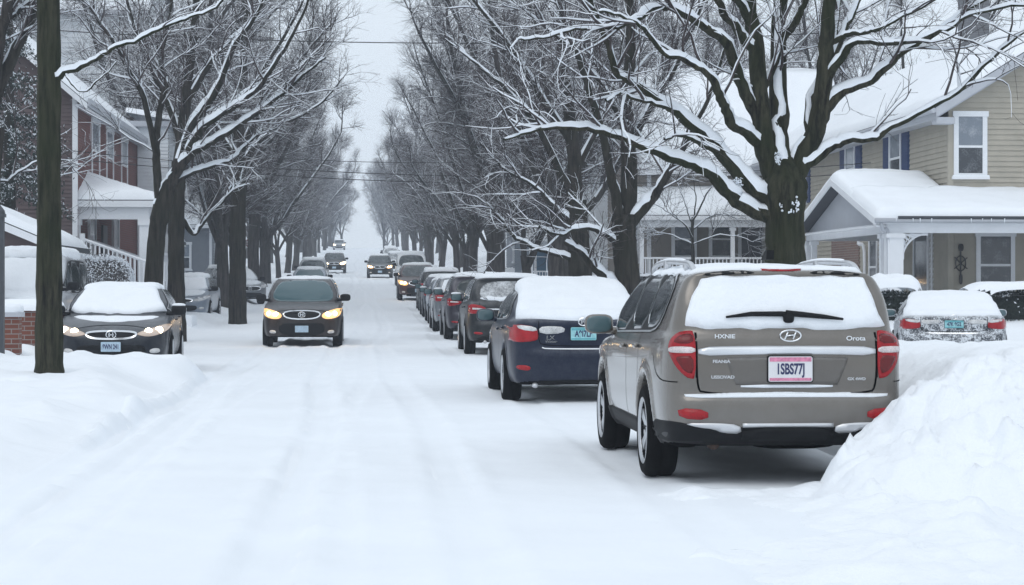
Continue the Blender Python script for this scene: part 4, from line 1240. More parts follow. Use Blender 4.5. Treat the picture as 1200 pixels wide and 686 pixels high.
# ---- the avenue beyond: four grown kinds, copied
protos = []
def avenue_tree(i, x, y, z, s, rz, label, group):
    k = i % len(protos) if protos and len(protos) >= 6 else None
    if k is None:
        seed = 100 + len(protos)
        root = empty('street_tree', (x, y, z), rz, s)
        tr, out = street_tree(seed, (13.5, 11.5, 15, 12.5, 14, 10.5)[len(protos)], (.235, .19, .265, .215, .245, .175)[len(protos)], (3.2, 2.5, 4.0, 2.8, 3.6, 2.2)[len(protos)], (7, 6, 8, 6, 7, 5)[len(protos)], (4.5, 4.2, 4.9, 4.4, 4.6, 4.0)[len(protos)])
        tree_parts(root, tr, out, seed=seed, snow_amt=.85)
        for c in root.children:
            if c.name.startswith('trunk'): c.data.materials[0] = M['bark_far']
        protos.append(root)
    else:
        src = protos[k]
        root = src.copy(); COL.objects.link(root)
        root.location = (x, y, z); root.rotation_euler = (0, 0, rz); root.scale = (s,) * 3
        for c in src.children:
            d = c.copy(); d.parent = root; COL.objects.link(d)
    root.rotation_euler[0] = rt.normal(0, .035); root.rotation_euler[1] = rt.normal(0, .035)
    tag(root, label, 'tree', group)
    return root
rt = np.random.default_rng(5)
n_ = 0
ys_r = [61, 72, 84, 95, 107, 119, 131, 144, 158, 172, 188, 205, 222, 240, 260, 282, 305, 330]
ys_l = [80, 91, 103, 115, 128, 141, 155, 169, 184, 200, 217, 235, 255, 277, 300, 326]
for side, ys in ((1, ys_r), (-1, ys_l)):
    for j, y in enumerate(ys):
        xx = (5.6 if side > 0 else -5.5) + rt.uniform(-.4, .4)
        yy = y + rt.uniform(-2.6, 2.6)
        far = 'bare snowy tree farther up the %s kerb, merging into the winter haze' % ('right' if side > 0 else 'left')
        avenue_tree(n_, xx, yy, float(road_z(yy)) + .1, rt.uniform(.82, 1.12), rt.uniform(0, 6.28), far, 'avenue trees up the %s kerb' % ('right' if side > 0 else 'left'))
        n_ += 1
for side, spots in ((1, [(8.5, 78), (22, 84), (13, 92), (8.2, 98), (19, 100), (8.6, 126), (8.4, 148), (9, 172), (8.5, 210), (9, 245), (9, 290), (12, 112), (17, 122), (24, 112), (12, 135), (18, 150), (13, 165), (20, 178), (14, 200), (12, 225), (17, 250), (13, 285)]),
                    (-1, [(-8, 86), (-7.6, 109), (-8, 131), (-7.5, 160), (-8, 195), (-8, 232), (-8, 272), (-21, 90), (-14, 100), (-11, 118), (-18, 112), (-13, 135), (-17, 150), (-12, 165), (-15, 190), (-12, 215), (-16, 240), (-13, 280), (-26, 75)])):
    for (x, y) in spots:
        lab = 'bare tree in the back gardens behind the %s-hand houses, soft in the haze' % ('right' if side > 0 else 'left')
        lab = 'bare back garden tree behind the %s, greyed by haze' % ('porch houses' if side > 0 else 'brick house and pale houses')
        avenue_tree(n_, x + rt.uniform(-1, 1), y + rt.uniform(-2, 2), float(road_z(y)) + .4, rt.uniform(1.0, 1.35), rt.uniform(0, 6.28), lab, 'garden trees behind the %s' % ('porch houses' if side > 0 else 'left houses'))
        n_ += 1
for (x, y) in [(-5.2, 339), (5.6, 341), (-5.6, 350), (5.2, 352), (-8.5, 345), (8.8, 347), (-12, 352), (12, 350), (-3.6, 361), (3.8, 363), (-7, 372), (7.5, 388), (-11, 400), (11.5, 405), (5, 425), (-6, 430), (16, 375), (-17, 380)]:
    avenue_tree(n_, x, y, float(road_z(y)) + .1, rt.uniform(1.0, 1.35), rt.uniform(0, 6.28), 'faint tree beyond the crest where the street ends in haze', 'trees beyond the crest of the street')
    n_ += 1
# ================================================================== vehicles
def sd_poly(P, poly):
    """signed distance of points P (n,2) to a closed polygon (negative inside)"""
    poly = np.asarray(poly, float); n = len(poly)
    d = np.full(len(P), 1e9); s = np.zeros(len(P), bool)
    for i in range(n):
        a = poly[i]; b = poly[(i + 1) % n]
        e = b - a; w = P - a
        t = np.clip((w @ e) / max(e @ e, 1e-12), 0, 1)
        q = w - t[:, None] * e
        d = np.minimum(d, (q ** 2).sum(1))
        c = (a[1] > P[:, 1]) != (b[1] > P[:, 1])
        with np.errstate(divide='ignore', invalid='ignore'):
            xi = (b[0] - a[0]) * (P[:, 1] - a[1]) / (b[1] - a[1]) + a[0]
        s ^= c & (P[:, 0] < xi)
    return np.where(s, -1, 1) * np.sqrt(d)

def smax(a, b, k):
    h = np.clip(k - np.abs(a - b), 0, None) / k
    return np.maximum(a, b) + h * h * k * .25
def smin(a, b, k): return -smax(-a, -b, k)

def surface_nets(F, org, h):
    ins = F < 0
    nx, ny, nz = F.shape
    cnt = np.zeros((nx - 1, ny - 1, nz - 1), np.int16); acc = np.zeros((nx - 1, ny - 1, nz - 1, 3))
    corners = [(i, j, k) for i in (0, 1) for j in (0, 1) for k in (0, 1)]
    sl = lambda c: (slice(c[0], nx - 1 + c[0]), slice(c[1], ny - 1 + c[1]), slice(c[2], nz - 1 + c[2]))
    for a in corners:
        for ax in range(3):
            if a[ax]: continue
            b = list(a); b[ax] = 1; b = tuple(b)
            fa, fb = F[sl(a)], F[sl(b)]
            m = (fa < 0) != (fb < 0)
            t = np.where(m, fa / np.where(m, fa - fb, 1), 0)
            for q in range(3):
                acc[..., q] += np.where(m, a[q] + (t if q == ax else 0), 0)
            cnt += m
    act = cnt > 0
    idx = np.full(act.shape, -1, np.int64); idx[act] = np.arange(act.sum())
    ijk = np.argwhere(act)
    V = org + h * (ijk + acc[act] / cnt[act][:, None])
    faces = []
    for ax in range(3):
        o1, o2 = [(1, 2), (2, 0), (0, 1)][ax]
        a = [slice(None)] * 3; b = [slice(None)] * 3
        a[ax] = slice(0, -1); b[ax] = slice(1, None)
        for o in (o1, o2):
            a[o] = slice(1, -1); b[o] = slice(1, -1)
        A, B = ins[tuple(a)], ins[tuple(b)]
        e = np.argwhere(A != B)
        flip = A[tuple(e.T)]
        base = e.copy(); base[:, o1] += 1; base[:, o2] += 1
        def cell(d1, d2):
            c = base.copy(); c[:, o1] += d1; c[:, o2] += d2
            return idx[tuple(c.T)]
        q = np.stack([cell(-1, -1), cell(0, -1), cell(0, 0), cell(-1, 0)], 1)
        q[~flip] = q[~flip][:, ::-1]
        faces.append(q)
    Q = np.concatenate(faces)
    return V, Q[(Q >= 0).all(1)]

class Body:
    def __init__(s, spec, h=.026):
        s.spec = spec; s.h = h
        L, Wd, H = spec['dims']
        nx = int((Wd / 2 + .1) / h); ny = int((L / 2 + .12) / h); nz = int((H + .12) / h)
        xs = (np.arange(0, nx + 1)) * h; ys = np.arange(-ny, ny + 1) * h; zs = np.arange(0, nz + 1) * h + .1
        ch = lambda P, n=2: chaikin(P, n)
        mir = lambda P: [(x, y) for x, y in P] + [(-x, y) for x, y in P[::-1] if x > 0]
        def g2(A, B, poly):
            a, b = np.meshgrid(A, B, indexing='ij')
            return sd_poly(np.stack([a.ravel(), b.ravel()], 1), poly).reshape(a.shape)
        side = g2(ys, zs, ch(spec['side']))[None]; gside = g2(ys, zs, ch(spec['gside']))[None]
        cross = g2(xs, zs, ch(mir(spec['cross'])))[:, None]; gcross = g2(xs, zs, ch(mir(spec['gcross'])))[:, None]
        plan = g2(xs, ys, ch(mir(spec['plan'])))[:, :, None]; gplan = g2(xs, ys, ch(mir(spec['gplan'])))[:, :, None]
        k = spec.get('k', .07)
        low = smax(smax(side, cross, k), plan, k)
        gr = smax(smax(gside, gcross, spec.get('gk', .09)), gplan, .09)
        F = smin(low, gr, .045)
        X = xs[:, None, None]; Y = ys[None, :, None]; Z = zs[None, None, :]
        for f in spec.get('boxes', []):     # extra smooth volumes: (x0,x1,y0,y1,z0,z1,k)
            bx = np.maximum(np.maximum(np.maximum(f[0] - X, X - f[1]), np.maximum(f[2] - Y, Y - f[3])), np.maximum(f[4] - Z, Z - f[5]))
            F = smin(F, bx + 0 * F, f[6])
        wr, wz = spec['wheel_r'], spec['wheel_r'] - .01
        for yw in spec['axles']:
            r = np.sqrt((Y - yw) ** 2 + (Z - wz) ** 2)
            fl = spec.get('flare', .012)
            ring = np.maximum(np.abs(r - wr - .10) - .035, np.maximum(low - fl, .6 - X))
            F = smin(F, ring + 0 * F, .03)
            F = smax(F, -np.maximum(r - wr - .07, .50 - X), .012)
        for f in spec.get('cuts', []):      # recesses
            bx = np.maximum(np.maximum(np.maximum(f[0] - X, X - f[1]), np.maximum(f[2] - Y, Y - f[3])), np.maximum(f[4] - Z, Z - f[5]))
            F = smax(F, -(bx + 0 * F), f[6])
        F = np.concatenate([F[:0:-1], F], 0)
        s.F = F; s.org = np.array([-nx * h, -ny * h, .1])
        V, Q = surface_nets(F, s.org, h)
        # relax and pull back onto the surface
        e = np.concatenate([Q[:, [0, 1]], Q[:, [1, 2]], Q[:, [2, 3]], Q[:, [3, 0]]])
        for it in range(4):
            A = np.zeros_like(V); c = np.zeros(len(V))
            for q in range(3):
                A[:, q] = np.bincount(e[:, 0], V[e[:, 1], q], len(V)) + np.bincount(e[:, 1], V[e[:, 0], q], len(V))
            c = np.bincount(e[:, 0], minlength=len(V)) + np.bincount(e[:, 1], minlength=len(V))
            V = V * .4 + .6 * A / c[:, None]
            V = s.snap(V, 2)
        s.V, s.Q = V, Q
        s.bvh = BVHTree.FromPolygons(V.tolist(), Q.tolist())
        C = V[Q].mean(1); nrm = s.grad(C)
        dark = (nrm[:, 2] < -.75) & (C[:, 2] < .6)
        for yw in spec['axles']:
            r = np.hypot(C[:, 1] - yw, C[:, 2] - wz)
            dark |= (r < wr + .066) & (C[:, 2] < 2 * wr + .1)
        s.mi = dark.astype(int)
        s.me = None
    def mesh(s):
        if s.me is None: s.me = mesh_np('car_body', s.V, [s.Q], True, s.mi)
        return s.me
    def val(s, P):
        g = (np.asarray(P) - s.org) / s.h
        g = np.clip(g, 0, np.array(s.F.shape) - 1.001)
        i = g.astype(int); f = g - i
        r = 0
        for a in (0, 1):
            for b in (0, 1):
                for c in (0, 1):
                    w = (f[:, 0] if a else 1 - f[:, 0]) * (f[:, 1] if b else 1 - f[:, 1]) * (f[:, 2] if c else 1 - f[:, 2])
                    r = r + w * s.F[i[:, 0] + a, i[:, 1] + b, i[:, 2] + c]
        return r
    def grad(s, P):
        e = s.h * 1.2; G = np.zeros((len(P), 3)); P = np.asarray(P, float)
        for q in range(3):
            d = np.zeros(3); d[q] = e
            G[:, q] = s.val(P + d) - s.val(P - d)
        return G / (np.linalg.norm(G, axis=1)[:, None] + 1e-9)
    def snap(s, V, n=2):
        for _ in range(n):
            V = V - np.clip(s.val(V), -.02, .02)[:, None] * s.grad(V)
        return V
    def project(s, uv, view):
        out = np.zeros((len(uv), 3)); miss = []
        far = 4.0
        for i, (u, v) in enumerate(uv):
            if view == 'rear': o, d = (u, -far, v), (0, 1, 0)
            elif view == 'front': o, d = (u, far, v), (0, -1, 0)
            elif view == 'right': o, d = (far, u, v), (-1, 0, 0)
            elif view == 'left': o, d = (-far, u, v), (1, 0, 0)
            else: o, d = (u, v, far), (0, 0, -1)
            h = s.bvh.ray_cast(Vector(o), Vector(d))
            if h[0] is None: miss.append(i); out[i] = o
            else: out[i] = h[0]
        ax = {'rear': 1, 'front': 1, 'right': 0, 'left': 0, 'top': 2}[view]
        ok = np.ones(len(uv), bool); ok[miss] = False
        for i in miss:
            o = out[i].copy()
            if ok.any():
                j = np.argmin(((uv[ok] - uv[i]) ** 2).sum(1)); o[ax] = out[ok][j][ax]
            h = s.bvh.find_nearest(Vector(o)); out[i] = h[0]
        return out

def inside_poly(P, poly): return sd_poly(P, poly)

def patch(name, body, outline, view, mat, parent, off=.004, thick=0.0, sm=2, res=.035, lump=0.0, edge=.06, seed=0, mirror=False, mi_fn=None, wob=0.0):
    """a panel of real thickness lying on the body: outline in the view's two axes, projected on to it.
    thick > 0 makes a rounded pad (snow) whose height rises from its edge."""
    P = np.asarray(outline, float)
    if mirror: P = P * np.array([-1, 1])
    if sm: P = chaikin(P, sm)
    # resample the outline
    L = np.linalg.norm(np.roll(P, -1, 0) - P, axis=1)
    B = []
    for i in range(len(P)):
        n = max(1, int(L[i] / res)); q = P[(i + 1) % len(P)]
        for k in range(n): B.append(P[i] + (q - P[i]) * k / n)
    B = np.array(B)
    if wob:
        B = B + np.stack([vnoise(B[:, 0] * 9, B[:, 1] * 9, seed), vnoise(B[:, 0] * 9 + 7, B[:, 1] * 9, seed + 1)], 1) * wob
    lo, hi = B.min(0), B.max(0)
    gx, gy = np.meshgrid(np.arange(lo[0], hi[0], res), np.arange(lo[1], hi[1], res))
    G = np.stack([gx.ravel(), gy.ravel()], 1)
    G = G + rng.uniform(-.1, .1, G.shape) * res
    G = G[inside_poly(G, B) < -res * .45]
    A = np.concatenate([B, G]); nb = len(B)
    r = delaunay_2d_cdt([Vector(a) for a in A], [(i, (i + 1) % nb) for i in range(nb)], [], 1, 1e-6)
    uv = np.array([tuple(v) for v in r[0]]); T = np.array([t for t in r[2] if len(t) == 3])
    if len(T) == 0: return None
    H = body.project(uv, view); H = body.snap(H, 2); Nn = body.grad(H)
    d = -inside_poly(uv, B)
    if thick:
        t = np.clip(d / edge, 0, 1)
        hgt = off + thick * np.sqrt(np.clip(1 - (1 - t) ** 2, 0, 1)) * (1 + lump * fbm(uv[:, 0] * 3.5, uv[:, 1] * 3.5, 3, seed))
        hgt = hgt + thick * lump * .35 * fbm(uv[:, 0] * 14, uv[:, 1] * 14, 2, seed + 5) * t
        Nn2 = Nn.copy(); Nn2[:, 2] += .8; Nn2 /= np.linalg.norm(Nn2, axis=1)[:, None]
        top = H + Nn2 * hgt[:, None]
    else:
        top = H + Nn * off
    bot = H - Nn * .012
    # orient the triangles outwards
    a, b, c = top[T[:, 0]], top[T[:, 1]], top[T[:, 2]]
    fl = (np.cross(b - a, c - a) * Nn[T[:, 0]]).sum(1) < 0
    T[fl] = T[fl][:, ::-1]
    e = np.concatenate([T[:, [0, 1]], T[:, [1, 2]], T[:, [2, 0]]])
    key = {}
    for x, y in e: key[(x, y)] = 1
    be = np.array([(x, y) for x, y in key if (y, x) not in key])
    n = len(uv)
    Q = np.stack([be[:, 1], be[:, 0], be[:, 0] + n, be[:, 1] + n], 1)
    # rim vertices of their own, so that the face stays flat-shaded up to its edge
    return obj(name, np.concatenate([top, bot]), [T, Q], mat, parent, True)

def seam(name, body, lines, width, view, mat, parent, off=.0025, mirror=False, sm=2):
    """thin strips along polylines, lying on the body"""
    V = []; F = []; n0 = 0
    for ln in lines:
        P = np.asarray(ln, float)
        if mirror: P = P * np.array([-1, 1])
        P = chaikin(P, sm, False) if len(P) > 2 else P
        Q = [P[0]]
        for a, b in zip(P[:-1], P[1:]):
            m = max(1, int(np.linalg.norm(b - a) / .04))
            for k in range(1, m + 1): Q.append(a + (b - a) * k / m)
        Q = np.array(Q); t = np.gradient(Q, axis=0); t /= np.linalg.norm(t, axis=1)[:, None] + 1e-9
        nn = np.stack([-t[:, 1], t[:, 0]], 1)
        H = body.project(np.concatenate([Q - nn * width / 2, Q + nn * width / 2]), view)
        H = body.snap(H, 2); H = H + body.grad(H) * off
        m = len(Q)
        q = np.array([(i, i + 1, i + 1 + m, i + m) for i in range(m - 1)])
        V.append(H); F.append(q + n0); n0 += 2 * m
    return obj(name, np.concatenate(V), [np.concatenate(F)], mat, parent, True)

def text_part(name, s, size, mat, parent, loc, rot, extrude=.002, sx=1.0, bold=0.0):
    cu = bpy.data.curves.new('lettering', 'FONT')
    cu.body = s; cu.size = size; cu.extrude = extrude; cu.align_x = 'CENTER'; cu.align_y = 'CENTER'
    cu.offset = bold
    t = bpy.data.objects.new('lettering', cu); COL.objects.link(t)
    bpy.context.view_layer.update()
    me = bpy.data.meshes.new_from_object(t)
    bpy.data.objects.remove(t)
    me.materials.clear()
    o = put(name, me, mat, parent)
    o.location = loc; o.rotation_euler = rot; o.scale = (sx, 1, 1)
    return o

_wheels = {}
def wheel_meshes(r, wdt, kind):
    key = (round(r, 3), kind)
    if key in _wheels: return _wheels[key]
    m = MB()
    w = wdt / 2; ri = r * .69
    prof = [(ri - .03, -w * .8), (ri, -w), (ri + .02, -w), (r * .9, -w * 1.02), (r * .975, -w * .8), (r, -w * .45), (r, -.018), (r - .009, -.014), (r - .009, .014), (r, .018),
            (r, w * .45), (r * .975, w * .8), (r * .9, w * 1.02), (ri + .02, w), (ri, w), (ri - .03, w * .8), (ri - .03, -w * .8)]
    m.lathe(prof, (0, 0, 0), 'x', 40)
    m.lathe([(0, w * .2), (ri - .02, w * .2)], (0, 0, 0), 'x', 24)
    m.lathe([(0, -w * .4), (ri - .02, -w * .4)], (0, 0, 0), 'x', 24)
    me1 = bpy.data.meshes.new('wheel'); me1.from_pydata(np.concatenate(m.V).tolist(), [], m.F); me1.update()
    me1.polygons.foreach_set('use_smooth', np.full(len(me1.polygons), True))
    k = MB()
    k.lathe([(ri - .035, w * .55), (ri - .02, w * .9), (ri + .004, w * 1.03), (ri + .012, w * .98), (ri - .005, w * .5)], (0, 0, 0), 'x', 36)
    k.lathe([(0, w * .72), (.05, w * .72), (.075, w * .6), (.08, w * .2)], (0, 0, 0), 'x', 20)
    ns = 5 if kind == 0 else 7
    for i in range(ns):
        for sd in ((-.075, .075) if kind == 0 else (0,)):
            a = 2 * PI * i / ns
            wd = .022 if kind == 0 else .03
            p = [(.055, a + sd * .6), (ri - .02, a + sd * 1.6)]
            V = []
            for rr, aa in p:
                for s_ in (-1, 1):
                    for xx in (w * .35, w * .82 if rr > .1 else w * .7):
                        V.append((xx, rr * math.cos(aa) - s_ * wd * math.sin(aa), rr * math.sin(aa) + s_ * wd * math.cos(aa)))
            k.add(V, [(0, 1, 3, 2), (4, 6, 7, 5), (0, 4, 5, 1), (2, 3, 7, 6), (1, 5, 7, 3), (0, 2, 6, 4)])
    me2 = bpy.data.meshes.new('rim'); me2.from_pydata(np.concatenate(k.V).tolist(), [], k.F); me2.update()
    _wheels[key] = (me1, me2)
    return me1, me2

# ---- the shapes: y runs forward, z up; polygons are (y,z) side, (x,z) section, (x,y) plan
SPEC = {}
SPEC['wagon'] = dict(dims=(4.8, 1.84, 1.70), wheel_r=.35, axles=(-1.42, 1.32), flare=.014,
    side=[(-2.0, .25), (-2.30, .31), (-2.39, .42), (-2.40, .585), (-2.375, .635), (-2.315, .65), (-2.325, .68), (-2.345, .80), (-2.335, .96), (-2.30, 1.09), (-2.1, 1.11),
          (-.5, 1.04), (.85, 1.0), (1.1, 1.0), (1.6, .955), (2.05, .86), (2.29, .75), (2.385, .60), (2.39, .40), (2.33, .26), (2.1, .22), (0, .21)],
    gside=[(-2.30, .9), (-2.30, 1.08), (-2.225, 1.28), (-2.13, 1.47), (-2.19, 1.512), (-2.15, 1.535), (-1.9, 1.553), (-1.2, 1.585), (-.4, 1.59), (.05, 1.565), (.42, 1.43), (1.12, 1.01), (1.25, .85), (1.0, .75), (-2.1, .75)],
    cross=[(0, .2), (.70, .2), (.82, .26), (.885, .42), (.91, .58), (.912, .74), (.90, .92), (.875, 1.04), (.80, 1.10), (.4, 1.125), (0, 1.13)],
    gcross=[(0, .75), (.895, .75), (.88, 1.02), (.815, 1.2), (.735, 1.40), (.675, 1.50), (.57, 1.553), (.32, 1.583), (0, 1.60)],
    plan=[(0, -2.405), (.45, -2.40), (.68, -2.375), (.79, -2.31), (.86, -2.17), (.90, -1.9), (.915, -1.4), (.905, 0), (.91, 1.2), (.885, 1.75), (.80, 2.1), (.65, 2.28), (.4, 2.375), (0, 2.4)],
    gplan=[(0, -2.33), (.5, -2.32), (.72, -2.27), (.83, -2.1), (.885, -1.6), (.9, 0), (.88, .75), (.72, 1.05), (.35, 1.22), (0, 1.25)],
    rear_glass=[(-.715, 1.125), (-.72, 1.14), (-.605, 1.46), (-.58, 1.478), (-.3, 1.492), (.3, 1.492), (.58, 1.478), (.605, 1.46), (.72, 1.14), (.715, 1.125), (.3, 1.112), (-.3, 1.112)],
    windshield=[(-.72, 1.06), (-.58, 1.48), (-.3, 1.52), (.3, 1.52), (.58, 1.48), (.72, 1.06), (.3, 1.035), (-.3, 1.035)],
    windows=[[(.92, 1.055), (.36, 1.40), (.12, 1.485), (-.28, 1.505), (-.28, 1.07)], [(-.32, 1.075), (-.32, 1.507), (-1.12, 1.50), (-1.12, 1.10)],
             [(-1.17, 1.103), (-1.17, 1.498), (-1.68, 1.47), (-1.86, 1.36), (-1.80, 1.19), (-1.60, 1.12)]],
    dlo=[(1.0, 1.03), (.4, 1.415), (.12, 1.51), (-.3, 1.53), (-1.2, 1.522), (-1.72, 1.49), (-1.93, 1.37), (-1.86, 1.17), (-1.62, 1.085), (-1.1, 1.075)],
    doors=[[(1.0, 1.0), (1.02, .6), (.9, .34)], [(-.30, 1.06), (-.30, .34)], [(-1.02, 1.07), (-1.03, .9), (-.98, .62), (-.96, .34)]],
    handles=[(-.14, .94), (-.94, .96)],
    head=[(.52, .70), (.80, .74), (.885, .86), (.84, .90), (.6, .84), (.5, .78)],
    grille=[(-.44, .60), (-.50, .78), (.50, .78), (.44, .60)],
    mirror=(1.0, .82, 1.05))
SPEC['sedan'] = dict(dims=(4.9, 1.86, 1.52), wheel_r=.335, axles=(-1.40, 1.40), flare=.006,
    side=[(-2.1, .2), (-2.37, .26), (-2.43, .40), (-2.44, .60), (-2.405, .655), (-2.385, .68), (-2.395, .80), (-2.415, .98), (-2.37, 1.035), (-2.2, 1.05), (-1.6, 1.05),
          (-.5, .985), (.9, .955), (1.15, .955), (1.65, .89), (2.1, .79), (2.34, .68), (2.425, .55), (2.42, .36), (2.34, .24), (2.1, .2), (0, .19)],
    gside=[(-1.95, .9), (-1.86, 1.05), (-1.35, 1.27), (-.95, 1.405), (-.55, 1.455), (-.1, 1.465), (.2, 1.445), (.5, 1.36), (1.22, .96), (1.3, .85), (1.1, .75), (-1.8, .75)],
    cross=[(0, .19), (.72, .19), (.83, .25), (.885, .40), (.905, .56), (.91, .72), (.895, .87), (.86, .985), (.78, 1.045), (.4, 1.065), (0, 1.07)],
    gcross=[(0, .75), (.89, .75), (.865, .98), (.80, 1.15), (.71, 1.32), (.62, 1.415), (.45, 1.46), (.2, 1.48), (0, 1.483)],
    plan=[(0, -2.445), (.45, -2.43), (.68, -2.385), (.80, -2.29), (.865, -2.1), (.90, -1.8), (.915, -1.3), (.905, 0), (.91, 1.25), (.885, 1.8), (.80, 2.15), (.65, 2.32), (.4, 2.41), (0, 2.435)],
    gplan=[(0, -1.96), (.5, -1.93), (.70, -1.85), (.82, -1.6), (.88, -1.0), (.9, 0), (.88, .75), (.72, 1.08), (.35, 1.27), (0, 1.3)],
    rear_glass=[(-.66, 1.10), (-.52, 1.39), (0, 1.42), (.52, 1.39), (.66, 1.10), (0, 1.085)],
    windshield=[(-.74, 1.02), (-.54, 1.37), (-.25, 1.405), (.25, 1.405), (.54, 1.37), (.74, 1.02), (.3, .99), (-.3, .99)],
    windows=[[(.95, 1.0), (.42, 1.29), (.12, 1.375), (-.26, 1.39), (-.26, 1.01)], [(-.30, 1.012), (-.30, 1.39), (-.72, 1.37), (-1.03, 1.29), (-1.24, 1.16), (-1.2, 1.06), (-1.0, 1.03)]],
    dlo=[(1.06, .975), (.45, 1.315), (.12, 1.40), (-.28, 1.415), (-.75, 1.395), (-1.1, 1.305), (-1.42, 1.13), (-1.40, 1.06), (-1.1, 1.01)],
    doors=[[(1.0, .95), (1.04, .6), (.92, .3)], [(-.28, 1.0), (-.28, .3)], [(-1.15, 1.0), (-1.08, .8), (-.98, .6), (-.95, .3)]],
    handles=[(-.12, .87), (-.98, .90)],
    head=[(.40, .655), (.62, .62), (.84, .70), (.90, .80), (.865, .83), (.65, .765), (.42, .69)],
    grille=[(-.34, .60), (-.43, .69), (0, .71), (.43, .69), (.34, .60), (0, .585)],
    mirror=(1.02, .84, .99))
SPEC['crossover'] = dict(dims=(4.7, 1.90, 1.74), wheel_r=.36, axles=(-1.36, 1.36), flare=.016,
    side=[(-2.0, .26), (-2.24, .30), (-2.32, .42), (-2.33, .64), (-2.285, .69), (-2.25, .72), (-2.265, .90), (-2.25, 1.06), (-2.15, 1.13), (-.6, 1.09), (.8, 1.05), (1.1, 1.06),
          (1.65, 1.02), (2.05, .94), (2.25, .82), (2.32, .62), (2.31, .42), (2.24, .29), (2.0, .25), (0, .24)],
    gside=[(-2.24, .9), (-2.22, 1.1), (-2.05, 1.36), (-1.93, 1.55), (-1.99, 1.60), (-1.9, 1.635), (-1.4, 1.675), (-.5, 1.685), (.1, 1.66), (.45, 1.53), (1.12, 1.06), (1.3, .9), (1.0, .8), (-2.0, .8)],
    cross=[(0, .24), (.72, .24), (.84, .30), (.905, .46), (.93, .62), (.935, .80), (.92, .98), (.89, 1.08), (.82, 1.135), (.4, 1.155), (0, 1.16)],
    gcross=[(0, .8), (.91, .8), (.895, 1.06), (.84, 1.25), (.76, 1.47), (.70, 1.58), (.58, 1.65), (.3, 1.69), (0, 1.70)],
    plan=[(0, -2.335), (.45, -2.32), (.70, -2.275), (.82, -2.19), (.89, -2.0), (.925, -1.7), (.935, -1.3), (.925, 0), (.935, 1.2), (.91, 1.75), (.83, 2.06), (.68, 2.22), (.4, 2.30), (0, 2.33)],
    gplan=[(0, -2.26), (.5, -2.24), (.72, -2.18), (.83, -2.0), (.89, -1.5), (.91, 0), (.89, .75), (.74, 1.08), (.35, 1.27), (0, 1.3)],
    rear_glass=[(-.68, 1.15), (-.60, 1.52), (0, 1.555), (.60, 1.52), (.68, 1.15), (0, 1.13)],
    windshield=[(-.78, 1.11), (-.61, 1.55), (-.3, 1.60), (.3, 1.60), (.61, 1.55), (.78, 1.11), (.3, 1.085), (-.3, 1.085)],
    windows=[[(.92, 1.11), (.4, 1.48), (.15, 1.58), (-.24, 1.60), (-.24, 1.12)], [(-.28, 1.122), (-.28, 1.60), (-1.05, 1.585), (-1.10, 1.14)],
             [(-1.15, 1.145), (-1.10, 1.58), (-1.55, 1.54), (-1.72, 1.30), (-1.68, 1.20)]],
    dlo=[(1.02, 1.085), (.44, 1.50), (.15, 1.605), (-.26, 1.625), (-1.1, 1.612), (-1.6, 1.565), (-1.82, 1.3), (-1.74, 1.17), (-1.1, 1.12)],
    doors=[[(1.0, 1.05), (1.03, .7), (.92, .4)], [(-.26, 1.1), (-.26, .4)], [(-1.12, 1.12), (-1.06, .9), (-.98, .7), (-.95, .4)]],
    handles=[(-.1, .98), (-.94, 1.0)],
    head=[(.47, .73), (.62, .69), (.87, .75), (.925, .91), (.87, .955), (.62, .885), (.47, .82)],
    grille=[(-.38, .70), (-.46, .885), (.46, .885), (.38, .70)],
    mirror=(.98, .86, 1.14))
